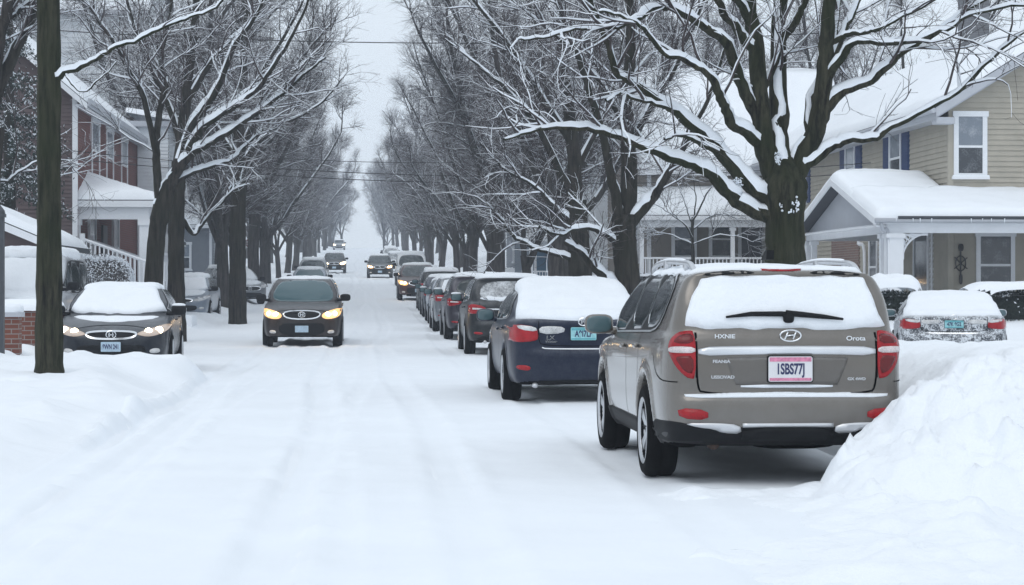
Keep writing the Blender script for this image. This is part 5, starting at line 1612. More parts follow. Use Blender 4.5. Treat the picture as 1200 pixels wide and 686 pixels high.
SPEC['van'] = dict(dims=(5.1, 2.0, 2.1), wheel_r=.36, axles=(-1.5, 1.55), flare=.01,
    side=[(-2.3, .28), (-2.44, .34), (-2.47, .6), (-2.43, .66), (-2.42, 1.1), (-2.2, 1.2), (1.2, 1.15), (1.5, 1.14), (2.0, 1.06), (2.36, .94), (2.47, .7), (2.46, .42), (2.3, .28), (0, .26)],
    gside=[(-2.41, .9), (-2.40, 1.2), (-2.33, 1.85), (-2.25, 1.97), (-2.0, 2.01), (-.5, 2.03), (.45, 2.0), (.8, 1.9), (1.65, 1.14), (1.7, .95), (1.4, .8), (-2.2, .8)],
    cross=[(0, .26), (.8, .26), (.9, .34), (.96, .5), (.98, .8), (.965, 1.1), (.92, 1.2), (.5, 1.22), (0, 1.23)],
    gcross=[(0, .8), (.965, .8), (.955, 1.15), (.91, 1.5), (.86, 1.8), (.80, 1.93), (.65, 2.0), (.3, 2.03), (0, 2.035)],
    plan=[(0, -2.475), (.6, -2.46), (.85, -2.42), (.95, -2.25), (.98, -1.6), (.98, 1.2), (.95, 1.8), (.86, 2.2), (.65, 2.4), (.4, 2.46), (0, 2.475)],
    gplan=[(0, -2.43), (.6, -2.42), (.85, -2.36), (.95, -2.1), (.97, 0), (.95, 1.0), (.8, 1.5), (.4, 1.7), (0, 1.72)],
    rear_glass=[(-.75, 1.2), (-.70, 1.78), (0, 1.82), (.70, 1.78), (.75, 1.2), (0, 1.18)],
    windshield=[(-.82, 1.2), (-.70, 1.82), (-.3, 1.88), (.3, 1.88), (.70, 1.82), (.82, 1.2), (.3, 1.17), (-.3, 1.17)],
    windows=[[(1.42, 1.2), (.82, 1.72), (.4, 1.80), (.4, 1.2)], [(.33, 1.2), (.33, 1.81), (-.75, 1.81), (-.75, 1.2)], [(-.85, 1.2), (-.85, 1.81), (-2.1, 1.78), (-2.15, 1.2)]],
    dlo=[(1.52, 1.17), (.85, 1.76), (.4, 1.84), (-.8, 1.85), (-2.15, 1.82), (-2.2, 1.17)],
    doors=[[(1.4, 1.15), (1.4, .45)], [(.36, 1.15), (.36, .4)], [(-.8, 1.15), (-.8, .4)]],
    handles=[(.5, 1.05), (.2, 1.05)],
    head=[(.58, .75), (.9, .8), (.94, .98), (.6, .92)],
    grille=[(-.45, .72), (-.5, .88), (.5, .88), (.45, .72)],
    mirror=(1.42, .93, 1.27))

_bodies = {}
def body_of(k):
    if k not in _bodies: _bodies[k] = Body(SPEC[k])
    return _bodies[k]

def on(body, u, v, view, off=0.0):
    H = body.project(np.array([[u, v]], float), view); H = body.snap(H, 2)
    return H[0] + body.grad(H)[0] * off

def make_plate(root, body, view, z, text, col, band, size=(.31, .155), cx=0.0, proud=.02, snowy=0):
    """licence plate: backing with rounded corners, coloured bands, raised characters"""
    p = on(body, cx, z, view)
    sgn = -1 if view == 'rear' else 1
    y = p[1] + sgn * proud
    m = MB(); w, h = size
    q = chaikin([(-w / 2, -h / 2), (w / 2, -h / 2), (w / 2, h / 2), (-w / 2, h / 2)], 0)
    r_ = .014; pts = []
    for sx_, sz_, a0 in ((1, 1, 0), (-1, 1, 90), (-1, -1, 180), (1, -1, 270)):
        for k in range(4):
            a = R(a0 + 30 * k); pts.append((sx_ * (w / 2 - r_) + r_ * math.cos(a), sz_ * (h / 2 - r_) + r_ * math.sin(a)))
    m.prism([(a + cx, b + z) for a, b in pts], 'y', y, y + sgn * .004)
    pl = m.build('license_plate', col, root)
    fr = MB()
    fr.prism([(a * 1.045 + cx, b * 1.08 + z) for a, b in pts], 'y', y - sgn * (proud + .01), y - sgn * .001)
    fr.build('plate_frame', M['plastic'], pl)
    ys = y + sgn * .0065
    if band is not None:
        bm_ = MB()
        bm_.b(cx - w / 2 + .008, cx + w / 2 - .008, min(ys, y), max(ys, y), z + h / 2 - .036, z + h / 2 - .006)
        bm_.b(cx - w / 2 + .008, cx + w / 2 - .008, min(ys, y), max(ys, y), z - h / 2 + .006, z - h / 2 + .026)
        bm_.build('plate_band', band, pl)
    rot = (PI / 2, 0, 0) if view == 'rear' else (PI / 2, 0, PI)
    if text:
        text_part('plate_characters', text, .105, M['plate_ink'], pl, (cx, y + sgn * .005, z - .003), rot, .0015, w * .88 / (.105 * .62 * len(text)), .003)
    return pl

def make_car(kind, name, label, cat, loc, rz, mats, group=None, rear='wagon', front=True, lights=False, snow=(), glass='glass', rearglass=None,
             plate=('', None, None), detail=1, mirror_mat=None, scale=1.0, wheel_kind=0, wscr=None, rails=False, rim=None, seed=1, lamp='amberish'):
    sp = SPEC[kind]; bd = body_of(kind)
    root = empty(name, loc, rz, scale); tag(root, label, cat, group)
    pm = mats
    body = put('body', bd.mesh().copy(), [pm, M['under']], root)
    G = M[glass]
    # wheels
    wr = sp['wheel_r']; me1, me2 = wheel_meshes(wr, .225, wheel_kind)
    hx = sp['dims'][1] / 2 - .125
    for yw in sp['axles']:
        for s_ in (1, -1):
            w = put('wheel', me1, M['tyre'], root); w.location = (s_ * hx, yw, wr - .01); w.rotation_euler = (rng.uniform(0, 6), 0, 0 if s_ > 0 else PI)
            r_ = put('rim', me2, rim or M['rim'], w)
    # glass on both sides
    for s_, vw in ((1, 'right'), (-1, 'left')):
        wt = patch('window_trim', bd, sp['dlo'], vw, M['plastic'], root, off=.004, sm=1)
        if detail:
            dl = chaikin(sp['dlo'], 1); seam('window_moulding', bd, [np.concatenate([dl, dl[:1]])], .016, vw, M['silver'], wt, off=.010, sm=0)
        for wd in sp['windows']:
            patch('side_window', bd, wd, vw, G, root, off=.0085, sm=1)
        if detail:
            seam('door_seam', bd, sp['doors'], .009, vw, M['under'], root)
            for hy, hz in sp['handles']:
                p = on(bd, hy, hz, vw, .018)
                m = MB(); V, F = ellipsoid(p, (.016, .095, .018), 12, 8, 3); m.add(V, F); m.build('door_handle', mirror_mat or pm, root, True)
        my, mxx, mz = sp['mirror']
        m = MB(); V, F = ellipsoid((s_ * (mxx + .145), my - .02, mz + .045), (.125, .062, .085), 20, 12, 3.2); m.add(V, F)
        m.tube([(s_ * (mxx - .06), my, mz - .02), (s_ * (mxx + .08), my, mz - .01)], [.035, .03], 8)
        mm = m.build('mirror', M['plastic'] if mirror_mat is None else mirror_mat, root, True)
        g = MB(); V, F = ellipsoid((s_ * (mxx + .148), my - .068, mz + .045), (.108, .018, .07), 20, 8, 3.2); g.add(V, F)
        g.build('mirror_glass', M['glass_teal'], mm, True)
        if 'mirror' in snow:
            q = MB(); V, F = ellipsoid((s_ * (mxx + .145), my - .02, mz + .13), (.115, .055, .03), 16, 8, 2.2); q.add(V, F); q.build('mirror_snow', M['snow_car'], mm, True)
    patch('windshield', bd, sp['windshield'], 'front', M[wscr or glass], root, off=.005)
    if rearglass: patch('rear_window', bd, sp['rear_glass'], 'rear', M[rearglass], root, off=.005)
    tip_f = on(bd, 0, .5, 'front'); tip_r = on(bd, 0, .5, 'rear')
    # ---- front end
    if front:
        gr = patch('grille', bd, sp['grille'], 'front', M['plastic'], root, off=.006, sm=1)
        gp = np.array(sp['grille']); c0 = gp.mean(0)
        seam('grille_surround', bd, [np.concatenate([chaikin(gp, 2), chaikin(gp, 2)[:1]])], .028, 'front', M['chrome'], gr, off=.016, sm=0)
        em = on(bd, 0, c0[1], 'front', .02)
        m = MB(); ring = [(.062 * math.cos(a) * 1.25, 0, .062 * math.sin(a)) for a in np.linspace(0, 2 * PI, 25)]
        m.tube([(em[0] + a, em[1] + .008, em[2] + c) for a, b, c in ring], .009, 6, False)
        m.box((em[0], em[1] + .008, em[2]), (.09, .014, .016)); m.box((em[0] - .028, em[1] + .008, em[2]), (.016, .014, .075)); m.box((em[0] + .028, em[1] + .008, em[2]), (.016, .014, .075))
        m.build('emblem', M['chrome'], gr)
        zl = gp[:, 1].min()
        patch('lower_intake', bd, [(-.5, .30), (-.56, zl - .1), (-.3, zl - .09), (.3, zl - .09), (.56, zl - .1), (.5, .30)], 'front', M['plastic'], root, off=.005)
        for s_ in (False, True):
            hd = patch('headlight', bd, sp['head'], 'front', M[lamp] if lights else M['clear'], root, off=.008, mirror=s_, sm=2)
            hp = np.array(sp['head']).mean(0) * ((-1 if s_ else 1), 1)
            if lights and lamp == 'amberish' and detail:
                ld = bpy.data.lights.new('headlamp_light', 'POINT'); ld.energy = 4.0; ld.color = (1.0, .62, .28); ld.shadow_soft_size = .06
                lo = bpy.data.objects.new('headlamp_light', ld); link(lo, hd); c = on(bd, hp[0], hp[1], 'front', .10); lo.location = tuple(c)
            for dx in (-.09, .07):
                c = on(bd, hp[0] + (dx if not s_ else -dx), hp[1] + dx * .12, 'front', -.004)
                m = MB(); V, F = ellipsoid(c, (.062, .035, .056), 14, 8, 2); m.add(V, F)
                m.build('headlight_bulb', M['lowbeam'] if lights else M['silver'], hd, True)
            patch('fog_lamp', bd, [(.60, .36), (.60, .43), (.74, .45), (.76, .37)], 'front', M['clear'], root, off=.006, mirror=s_)
        seam('hood_seam', bd, [[(-.78, sp['head'][-1][1] + .12), (-.70, sp['head'][-1][1] + .03), (-.3, zl + .22), (.3, zl + .22), (.70, sp['head'][-1][1] + .03), (.78, sp['head'][-1][1] + .12)]], .008, 'front', M['under'], root)
    # ---- rear end
    if rear == 'sedan':
        for s_ in (False, True):
            tl = patch('tail_light', bd, [(.54, .79), (.565, .935), (.80, .965), (.895, .93), (.90, .78), (.8, .745), (.6, .76)], 'rear', M['red'], root, off=.008, mirror=s_, sm=1)
            patch('tail_light_clear', bd, [(.56, .875), (.575, .935), (.80, .96), (.76, .90)], 'rear', M['clear'], tl, off=.012, mirror=s_, sm=1)
            patch('tail_light_inner', bd, [(.22, .93), (.24, .855), (.525, .845), (.54, .93), (.4, .945)], 'rear', M['clear'], tl, off=.008, mirror=s_, sm=1)
            patch('reflector', bd, [(.64, .40), (.64, .465), (.80, .475), (.80, .42)], 'rear', M['red'], root, off=.006, mirror=s_)
        seam('trunk_seam', bd, [[(-.54, 1.0), (-.545, .78), (-.50, .70), (.50, .70), (.545, .78), (.54, 1.0)]], .01, 'rear', M['under'], root)
        seam('trunk_trim', bd, [[(-.50, .685), (-.45, .665), (.45, .665), (.50, .685)]], .014, 'rear', M['chrome'], root, off=.008)
        patch('lower_valance', bd, [(-.6, .215), (-.62, .29), (.62, .29), (.6, .215)], 'rear', M['plastic'], root, off=.006)
        m = MB(); e = on(bd, -.58, .26, 'rear'); m.tube([(e[0], e[1] + .2, .225), (e[0], e[1] - .01, .225)], .035, 12); m.build('exhaust_pipe', M['silver'], root, True)
        c = on(bd, 0, .99, 'rear', .012)
        m = MB(); m.tube([(c[0] + .06 * math.cos(a), c[1], c[2] + .045 * math.sin(a)) for a in np.linspace(0, 2 * PI, 25)], .008, 6, False)
        m.box((c[0] - .022, c[1], c[2]), (.014, .012, .05)); m.box((c[0] + .022, c[1], c[2]), (.014, .012, .05)); m.box(c, (.04, .012, .012))
        m.build('emblem', M['chrome'], root)
        zp = .85
    elif rear == 'hatch':
        for s_ in (False, True):
            tl = patch('tail_light', bd, [(.52, .93), (.55, 1.02), (.80, 1.075), (.905, 1.05), (.915, .90), (.80, .86)], 'rear', M['red'], root, off=.008, mirror=s_, sm=1)
            patch('tail_light_clear', bd, [(.60, .955), (.60, .985), (.86, 1.0), (.86, .96)], 'rear', M['clear'], tl, off=.012, mirror=s_, sm=1)
            patch('reflector', bd, [(.60, .44), (.60, .49), (.78, .50), (.78, .45)], 'rear', M['red'], root, off=.006, mirror=s_)
        seam('hatch_seam', bd, [[(-.66, 1.10), (-.66, .80), (-.6, .74), (.6, .74), (.66, .80), (.66, 1.10)]], .01, 'rear', M['under'], root)
        patch('lower_valance', bd, [(-.7, .27), (-.72, .43), (.72, .43), (.7, .27)], 'rear', M['plastic'], root, off=.006)
        seam('hatch_trim', bd, [[(-.5, .965), (.5, .965)]], .03, 'rear', M['chrome'], root, off=.01)
        m = MB(); e = on(bd, -.55, .34, 'rear'); m.tube([(e[0], e[1] + .2, .29), (e[0], e[1] - .01, .29)], .035, 12); m.build('exhaust_pipe', M['silver'], root, True)
        zp = .86
    if plate[0] is not None and plate[1] is not None:
        if rear in ('sedan', 'hatch') : make_plate(root, bd, 'rear', zp, plate[0], plate[1], plate[2])
        elif rear is None: make_plate(root, bd, 'front', .47, plate[0], plate[1], plate[2])
    # ---- snow lying on the car
    def pad(nm, outline, view, t, **kw):
        kw.setdefault('lump', .18); kw.setdefault('edge', .09); kw.setdefault('wob', .02)
        return patch(nm, bd, outline, view, M['snow_car'], root, off=.006, thick=t, seed=seed, sm=2, res=.05, **kw)
    L2 = sp['dims'][0] / 2
    if kind == 'sedan':
        roofp = [(-.60, .50), (-.66, 0), (-.66, -.6), (-.60, -1.0), (.60, -1.0), (.66, -.6), (.66, 0), (.60, .50)]
    elif kind == 'van':
        roofp = [(-.76, .75), (-.83, 0), (-.83, -2.2), (0, -2.28), (.83, -2.2), (.83, 0), (.76, .75)]
    else:
        e = 2.1 if kind == 'wagon' else 1.95
        roofp = [(-.58, .2), (-.66, -.2), (-.66, -e + .2), (-.60, -e), (.60, -e), (.66, -e + .2), (.66, -.2), (.58, .2)]
    if 'roof' in snow: pad('roof_snow', roofp, 'top', .055)
    if 'roof_thick' in snow: pad('roof_snow', roofp, 'top', .11)
    if 'roof_thin' in snow: pad('roof_snow', roofp, 'top', .022, lump=.5)
    if 'hood' in snow:
        pad('hood_snow', [(-.70, 1.12), (-.74, 1.55), (-.60, 1.95), (0, 2.1), (.60, 1.95), (.74, 1.55), (.70, 1.12), (0, 1.2)], 'top', .035, lump=.4)
    if 'windshield' in snow:
        w0 = sp['windshield']; patch('windshield_snow', bd, [(w0[0][0] - .03, w0[0][1] - .015), (w0[0][0] - .03, w0[0][1] + .01), (w0[1][0] - .05, w0[1][1] + .04), (w0[1][0] + .02, w0[1][1] + .055), (-w0[1][0] - .02, w0[1][1] + .055), (-w0[1][0] + .05, w0[1][1] + .04), (-w0[0][0] + .03, w0[0][1] + .01), (-w0[0][0] + .03, w0[0][1] - .015), (.3, w0[6][1] - .01), (-.3, w0[6][1] - .01)], 'front', M['snow_car'], root, off=.006, thick=.04, sm=1, res=.045, lump=.18, edge=.07, wob=.015, seed=seed)
    if 'rear_window' in snow:
        g = np.array(sp['rear_glass']); patch('rear_window_snow', bd, g, 'rear', M['snow_car'], root, off=.006, thick=.03, sm=1, res=.035, lump=.12, edge=.05, wob=.012, seed=seed)
    if 'rear_half' in snow:
        g = np.array(sp['rear_glass']); pad('rear_window_snow', np.array([(-.66, g[0][1] - .01), (-.64, g[0][1] + .09), (0, g[0][1] + .06), (.64, g[0][1] + .1), (.66, g[0][1] - .01)]), 'rear', .03)
    return root, bd
# ================================================================== the cars
# ---- the near station wagon, seen from behind
hero, hb = make_car('wagon', 'station_wagon', 'taupe grey station wagon parked nearest, snow over its rear window and silver roof rails', 'car', (3.0, 16.98, 0), 0,
                    M['p_taupe'], group='cars parked along the right kerb', rear=None, front=True, glass='glass_side', snow=('roof_thin', 'rear_window', 'hood', 'windshield'),
                    plate=(None, None, None), mirror_mat=M['p_taupe'], seed=3)
def hero_details(root, bd):
    T = M['p_taupe']
    # tail lights wrapping the corner, with the pale band across
    for s_ in (False, True):
        tl = patch('tail_light', bd, [(.652, .765), (.652, 1.095), (.70, 1.10), (.765, 1.08), (.812, 1.04), (.826, .985), (.818, .93), (.785, .85), (.735, .79), (.70, .768)], 'rear', M['red'], root, off=.012, mirror=s_, sm=1, res=.02)
        patch('tail_light_band', bd, [(.655, .945), (.655, .985), (.77, .992), (.822, .985), (.822, .95), (.77, .945)], 'rear', M['clear_band'], tl, off=.016, mirror=s_, sm=1, res=.02)
        for q in ([(.668, .80), (.668, .925), (.75, .925), (.785, .915), (.76, .86), (.72, .81)], [(.668, 1.01), (.668, 1.075), (.74, 1.068), (.785, 1.04), (.795, 1.012)]):
            patch('tail_light_core', bd, q, 'rear', M['red_deep'], tl, off=.0145, mirror=s_, sm=1, res=.02)
        seam('tail_light_gap', bd, [[(.648, 1.09), (.648, .77)]], .01, 'rear', M['under'], root, mirror=s_)
        patch('rear_reflector', bd, [(.57, .475), (.57, .545), (.775, .56), (.76, .485)], 'rear', M['red'], root, off=.012, mirror=s_, sm=1)
    # tailgate shut lines
    seam('tailgate_seam', bd, [[(-.645, 1.09), (-.645, .72), (-.60, .648), (.60, .648), (.645, .72), (.645, 1.09)]], .014, 'rear', M['under'], root)
    # bright strip with the hand grip shadow painted below it as a darker panel
    patch('tailgate_strip', bd, [(-.635, .925), (-.635, .985), (-.3, .993), (.3, .993), (.635, .985), (.635, .925), (.3, .935), (-.3, .935)], 'rear', M['strip'], root, off=.018, sm=1)
    patch('plate_recess_shade', bd, [(-.36, .715), (-.37, .73), (-.44, .90), (-.43, .915), (.43, .915), (.44, .90), (.37, .73), (.36, .715)], 'rear', M['taupe_shade'], root, off=.005, sm=1)
    patch('plate_ledge', bd, [(-.33, .70), (-.33, .722), (.33, .722), (.33, .70)], 'rear', M['snow_car'], root, off=.008, sm=1)
    pl = make_plate(root, bd, 'rear', .832, '1SBS77J', M['plate_white'], M['plate_pink'], size=(.315, .178), cx=.02)
    # oval emblem
    c = on(bd, .03, 1.062, 'rear', .012)
    m = MB(); m.tube([(c[0] + .075 * math.cos(a), c[1], c[2] + .04 * math.sin(a)) for a in np.linspace(0, 2 * PI, 33)], .007, 6, False)
    m.tube([(c[0] - .04, c[1], c[2] - .026), (c[0] - .018, c[1], c[2] + .026)], .007, 6)
    m.tube([(c[0] + .018, c[1], c[2] - .026), (c[0] + .04, c[1], c[2] + .026)], .007, 6)
    m.tube([(c[0] - .03, c[1], c[2] - .003), (c[0] + .03, c[1], c[2] + .006)], .006, 6)
    m.build('emblem', M['chrome'], root, True)
    rot = (PI / 2, 0, 0)
    for s, sz, u, v in (('HXNIE', .04, -.44, 1.06), ('Orota', .044, .50, 1.045), ('FEANIA', .03, -.47, .885), ('USSOVAD', .03, -.46, .775), ('GX 4WD', .026, .50, .76)):
        p = on(bd, u, v, 'rear', .004)
        text_part('badge_lettering', s, sz, M['chrome'] if v > 1 else M['silver'], root, tuple(p), rot, .003, 1.25, .001)
    # bumper: snow on its step, dark lower half, silver skid wings
    patch('bumper_snow', bd, [(-.72, .628), (-.735, .66), (.735, .66), (.72, .628), (.3, .632), (-.3, .632)], 'rear', M['snow_car'], root, off=.004, thick=.016, edge=.02, sm=1, res=.02, lump=.4)
    patch('bumper_cladding', bd, [(-.90, .28), (-.90, .455), (-.80, .465), (-.62, .425), (-.5, .40), (-.38, .425), (.38, .425), (.5, .40), (.62, .425), (.80, .465), (.90, .455), (.90, .28)], 'rear', M['plastic'], root, off=.005, sm=1, res=.025)
    for s_ in (False, True):
        patch('skid_wing', bd, [(.33, .385), (.345, .44), (.52, .455), (.74, .452), (.64, .425), (.53, .415), (.47, .39)], 'rear', M['silver'], root, off=.02, mirror=s_, sm=1, res=.025)
    patch('skid_bar', bd, [(-.325, .424), (-.325, .450), (.325, .450), (.325, .424)], 'rear', M['silver'], root, off=.016, sm=0)
    patch('skid_panel', bd, [(-.32, .32), (-.33, .42), (.33, .42), (.32, .32)], 'rear', M['plastic'], root, off=.022, sm=1)
    m = MB(); m.tube([(-.50, -1.8, .30), (-.50, -2.2, .29)], .04, 14); m.build('exhaust_pipe', M['rust'], root, True)
    m = MB(); V, F = ellipsoid((.15, -1.75, .30), (.35, .22, .075), 16, 8, 3); m.add(V, F); m.build('muffler', M['under'], root, True)
    # roof rails with their raised rear ends
    for s_ in (1, -1):
        m = MB(); zr = 1.545; x = s_ * .60
        m.tube(catmull([(x, -1.98, zr - .03), (x, -1.80, zr + .03), (x, -1.5, zr + .05), (x, -.6, zr + .065), (x * .99, .1, zr + .04), (x * .97, .28, zr - .01)], 6), .021, 8)
        m.box((x, -.6, zr + .035), (.04, .16, .08)); m.box((x, -1.55, zr + .02), (.03, .12, .07))
        rl = m.build('roof_rail', M['silver'], root, True)
        q = MB(); q.tube(catmull([(x, -1.5, zr + .062), (x, -1.3, zr + .070), (x, -.6, zr + .08), (x * .99, .05, zr + .055)], 6), [.008] + [.015] * 17 + [.008], 8)
        q.build('rail_snow', M['snow_car'], rl, True)
    # spoiler lip, brake light, wiper, aerial
    patch('brake_light', bd, [(-.15, 1.527), (-.15, 1.555), (.15, 1.555), (.15, 1.527)], 'rear', M['red'], root, off=.012, sm=1, res=.02)
    for s_ in (False, True):
        patch('spoiler_gap', bd, [(.17, 1.508), (.30, 1.535), (.55, 1.512), (.575, 1.49), (.42, 1.50)], 'rear', M['plastic'], root, off=.004, mirror=s_, sm=1, res=.02)
    m = MB()
    a = [on(bd, u, v, 'rear', .05) for u, v in ((-.43, 1.185), (-.25, 1.205), (-.03, 1.205), (.03, 1.20))]
    m.tube(a, [.008, .017, .019, .02], 8)
    b = [on(bd, u, v, 'rear', .052) for u, v in ((.0, 1.21), (.12, 1.20), (.28, 1.185), (.41, 1.17))]
    m.tube(b, [.022, .02, .016, .008], 8)
    c = on(bd, .02, 1.185, 'rear', .035); V, F = ellipsoid(c, (.04, .035, .04), 14, 8, 3); m.add(V, F)
    m.build('rear_wiper', M['plastic'], root, True)
    m = MB(); z0 = 1.615
    m.prism([(-1.72, z0), (-1.50, z0), (-1.68, z0 + .07), (-1.73, z0 + .07)], 'x', -.028, .028)
    m.build('aerial_fin', M['plastic'], root)
    # side: dark sill and arch lips
    for vw in ('left', 'right'):
        patch('sill_cladding', bd, [(-1.0, .25), (-1.0, .40), (.88, .40), (.88, .25)], vw, M['plastic'], root, off=.012, sm=0, res=.05)
        seam('bumper_seam', bd, [[(-1.80, .93), (-1.92, .80), (-2.10, .745), (-2.3, .74)]], .008, vw, M['under'], root)
        seam('fuel_flap', bd, [[(-1.62, .98), (-1.62, 1.06), (-1.75, 1.06), (-1.75, .98), (-1.62, .98)]] if vw == 'right' else [[(-1.30, .36), (-1.0, .36)]], .006, vw, M['under'], root)
        seam('body_crease_shade', bd, [[(1.6, .80), (.6, .83), (-.6, .86), (-1.5, .90)]], .006, vw, M['taupe_shade'], root, off=.001)  # crease shading drawn as a thin darker strip
hero_details(hero, hb)

# ---- the navy sedan in front of it
sx, sy = 2.66, 25.1 + 2.43
navy, nb = make_car('sedan', 'parked_sedan', 'dark navy sedan under thick smooth snow, parked just beyond the taupe station wagon', 'car', (sx, sy, 0), 0, M['p_navy'],
                    group='cars parked along the right kerb', rear='sedan', glass='glass_half', plate=('A9I7LF', M['plate_teal'], M['plate_teal_band']), mirror_mat=M['p_navy'], seed=11, snow=())
patch('roof_snow', nb, [(-.60, .55), (-.66, 0), (-.68, -.7), (-.70, -1.3), (-.80, -1.85), (-.72, -2.2), (-.50, -2.36), (0, -2.40), (.50, -2.36), (.72, -2.2), (.80, -1.85), (.70, -1.3), (.68, -.7), (.66, 0), (.60, .55)],
      'top', M['snow_car'], navy, off=.006, thick=.10, lump=.13, edge=.13, res=.045, seed=5)
for u, s, z in ((-.40, 'LX', .80), (-.39, 'Winter', .755)):
    p = on(nb, u, z, 'rear', .004); text_part('badge_lettering', s, .07 if s == 'LX' else .04, M['chrome'], navy, tuple(p), (PI / 2, 0, 0), .003, 1.2, .001)

# ---- everything else on wheels
def place_car(kind, name, label, x, y, facing, mats, group, **kw):
    """y: middle of the car; facing 0 = away from the camera, 1 = towards it"""
    e = .5
    zz = float(road_z(y)); sl = math.atan(float(road_z(y + e) - road_z(y - e)) / (2 * e))
    rz = kw.pop('rz', 0) + (PI if facing else 0)
    zz += kw.pop('dz', 0)
    root, bd = make_car(kind, name, label, 'car', (x, y, zz), rz, mats, group=group, rear=None if facing else {'sedan': 'sedan'}.get(kind, 'hatch'), front=bool(facing), **kw)
    root.rotation_euler[0] = -sl if facing else sl
    return root, bd
GR = 'cars parked along the right kerb'
PT = (M['plate_teal'], M['plate_teal_band'])
place_car('crossover', 'crossover_car', 'black crossover ahead of the navy sedan, snow on its roof, red tail lamp showing', 3.08, 45.5, 0, M['p_black'], GR, glass='glass_half', rearglass='glass_dusty',
          snow=('roof', 'rear_half', 'mirror'), plate=('', *PT), seed=21)
place_car('crossover', 'crossover_car', 'plum grey crossover with dark bare rear window, two ahead of the navy sedan', 3.02, 55.0, 0, M['p_plum'], GR, glass='glass', rearglass='glass', snow=('roof', 'mirror'), plate=('', *PT), seed=22)
place_car('wagon', 'hatchback', 'silver grey hatchback with bright red tail lamp, third ahead of the navy sedan', 2.9, 61.2, 0, M['p_grey'], GR, glass='glass_half', rearglass='glass_dusty', snow=('roof', 'rear_window'), plate=('', *PT), seed=23)
place_car('sedan', 'parked_sedan', 'grey sedan with snowy roof, fourth ahead of the navy sedan', 2.98, 68.0, 0, M['p_bluegrey'], GR, glass='glass', rearglass='glass_half', snow=('roof', 'mirror'), plate=('', *PT), seed=24)
place_car('sedan', 'parked_sedan', 'dark sedan tucked between the fourth crossover and the maroon car facing the camera', 3.0, 75.0, 0, M['p_navy'], GR, glass='glass_half', snow=('roof', 'rear_window', 'hood'), plate=('', *PT), seed=25)
place_car('wagon', 'parked_wagon', 'snow roofed dark wagon just before the maroon car facing the camera', 3.05, 82.5, 0, M['p_black'], GR, glass='glass_half', rearglass='glass_half', snow=('roof_thick',), plate=('', *PT), seed=26)
place_car('crossover', 'crossover_car', 'maroon car with glowing orange headlamps, facing the camera in the right row', 2.55, 98.3, 1, M['p_maroon'], GR, glass='glass_half', wscr='glass_half', lights=True, snow=('roof',), plate=('', M['plate_blue'], None), seed=27)
place_car('sedan', 'parked_sedan', 'snow buried sedan behind the maroon car in the right row', 3.1, 106, 1, M['p_grey'], GR, glass='glass_dusty', snow=('roof_thick', 'windshield', 'hood'), plate=('', M['plate_blue'], None), seed=28)
place_car('van', 'parked_van', 'snow capped pale van standing tall behind the maroon car', 3.0, 130, 1, M['p_white'], GR, glass='glass_dusty', wscr='glass_half', snow=('roof_thick',), plate=('', M['plate_blue'], None), seed=29)
place_car('sedan', 'parked_sedan', 'sedan heaped with snow between the maroon car and the pale van', 3.2, 117, 1, M['p_navy'], GR, glass='glass_dusty', snow=('roof_thick', 'windshield', 'hood'), plate=('', M['plate_blue'], None), seed=30)
place_car('crossover', 'crossover_car', 'black car with lit headlamps driving towards the camera beside the right row', 1.25, 154, 1, M['p_black'], 'cars driving down the street', glass='glass_half', lights=True, snow=('roof',), plate=('', M['plate_blue'], None), seed=31)
for i, (k, x, y, mt, lab) in enumerate((('wagon', 3.0, 178, 'p_grey', 'pale hazy wagon under snow, next beyond the black oncoming car'), ('sedan', 3.1, 196, 'p_navy', 'dark hazy sedan under snow, second beyond the black oncoming car'),
                               ('crossover', 2.9, 215, 'p_white', 'white roofed crossover far up the right row in the haze'), ('wagon', 3.1, 236, 'p_black', 'farthest car still visible in the right row, faded by haze'))):
    place_car(k, 'distant_car', lab, x, y, 1, M[mt], GR, glass='glass_dusty', snow=('roof_thick', 'hood'), plate=(None, None, None), seed=32 + i, detail=0)
GL = 'cars parked along the left kerb'
brown, bb = place_car('crossover', 'suv', 'dark brown suv with both headlamps glowing, driving towards the camera', -1.42, 51.35, 1, M['p_brown'], 'cars driving down the street', glass='glass', wscr='glass_teal', lights=True,
                      snow=('roof_thin',), plate=('', M['plate_blue'], None), seed=41, dz=-.06)
left, lb = place_car('sedan', 'parked_sedan', 'dark sedan with snow filled windshield and lit headlamps behind the left snow mound', -4.05, 35.85, 1, M['p_black2'], GL, glass='glass_half', lights=True, lamp='amber_dim', rz=R(1.8),
                     snow=('roof', 'windshield', 'mirror'), plate=('8WN 241', M['plate_blue'], None), seed=42)
patch('hood_snow', lb, [(-.70, 1.22), (-.66, 1.45), (-.45, 1.72), (0, 1.85), (.45, 1.72), (.66, 1.45), (.70, 1.22), (0, 1.3)], 'top', M['snow_car'], left, off=.004, thick=.02, lump=.5, edge=.3, wob=.03, res=.05)
place_car('sedan', 'parked_sedan', 'blue grey sedan under snow, half hidden behind the dark trunks on the left', -5.95, 72.4, 1, M['p_bluegrey'], GL, glass='glass_half', snow=('roof_thick', 'windshield', 'hood'), plate=('', M['plate_blue'], None), seed=43, rz=R(-2))
place_car('wagon', 'parked_wagon', 'snow buried car beside the straight trunk near the stop sign', -5.6, 92, 1, M['p_grey'], GL, glass='glass_dusty', snow=('roof_thick', 'windshield', 'hood'), plate=(None, None, None), seed=44, rz=R(20))
place_car('sedan', 'sedan', 'blue sedan directly behind the brown suv, only its windshield and roof showing', -2.55, 102.5, 1, M['p_bluegrey'], 'cars driving down the street', glass='glass', wscr='glass_teal', snow=('roof',), plate=('', M['plate_blue'], None), seed=45)
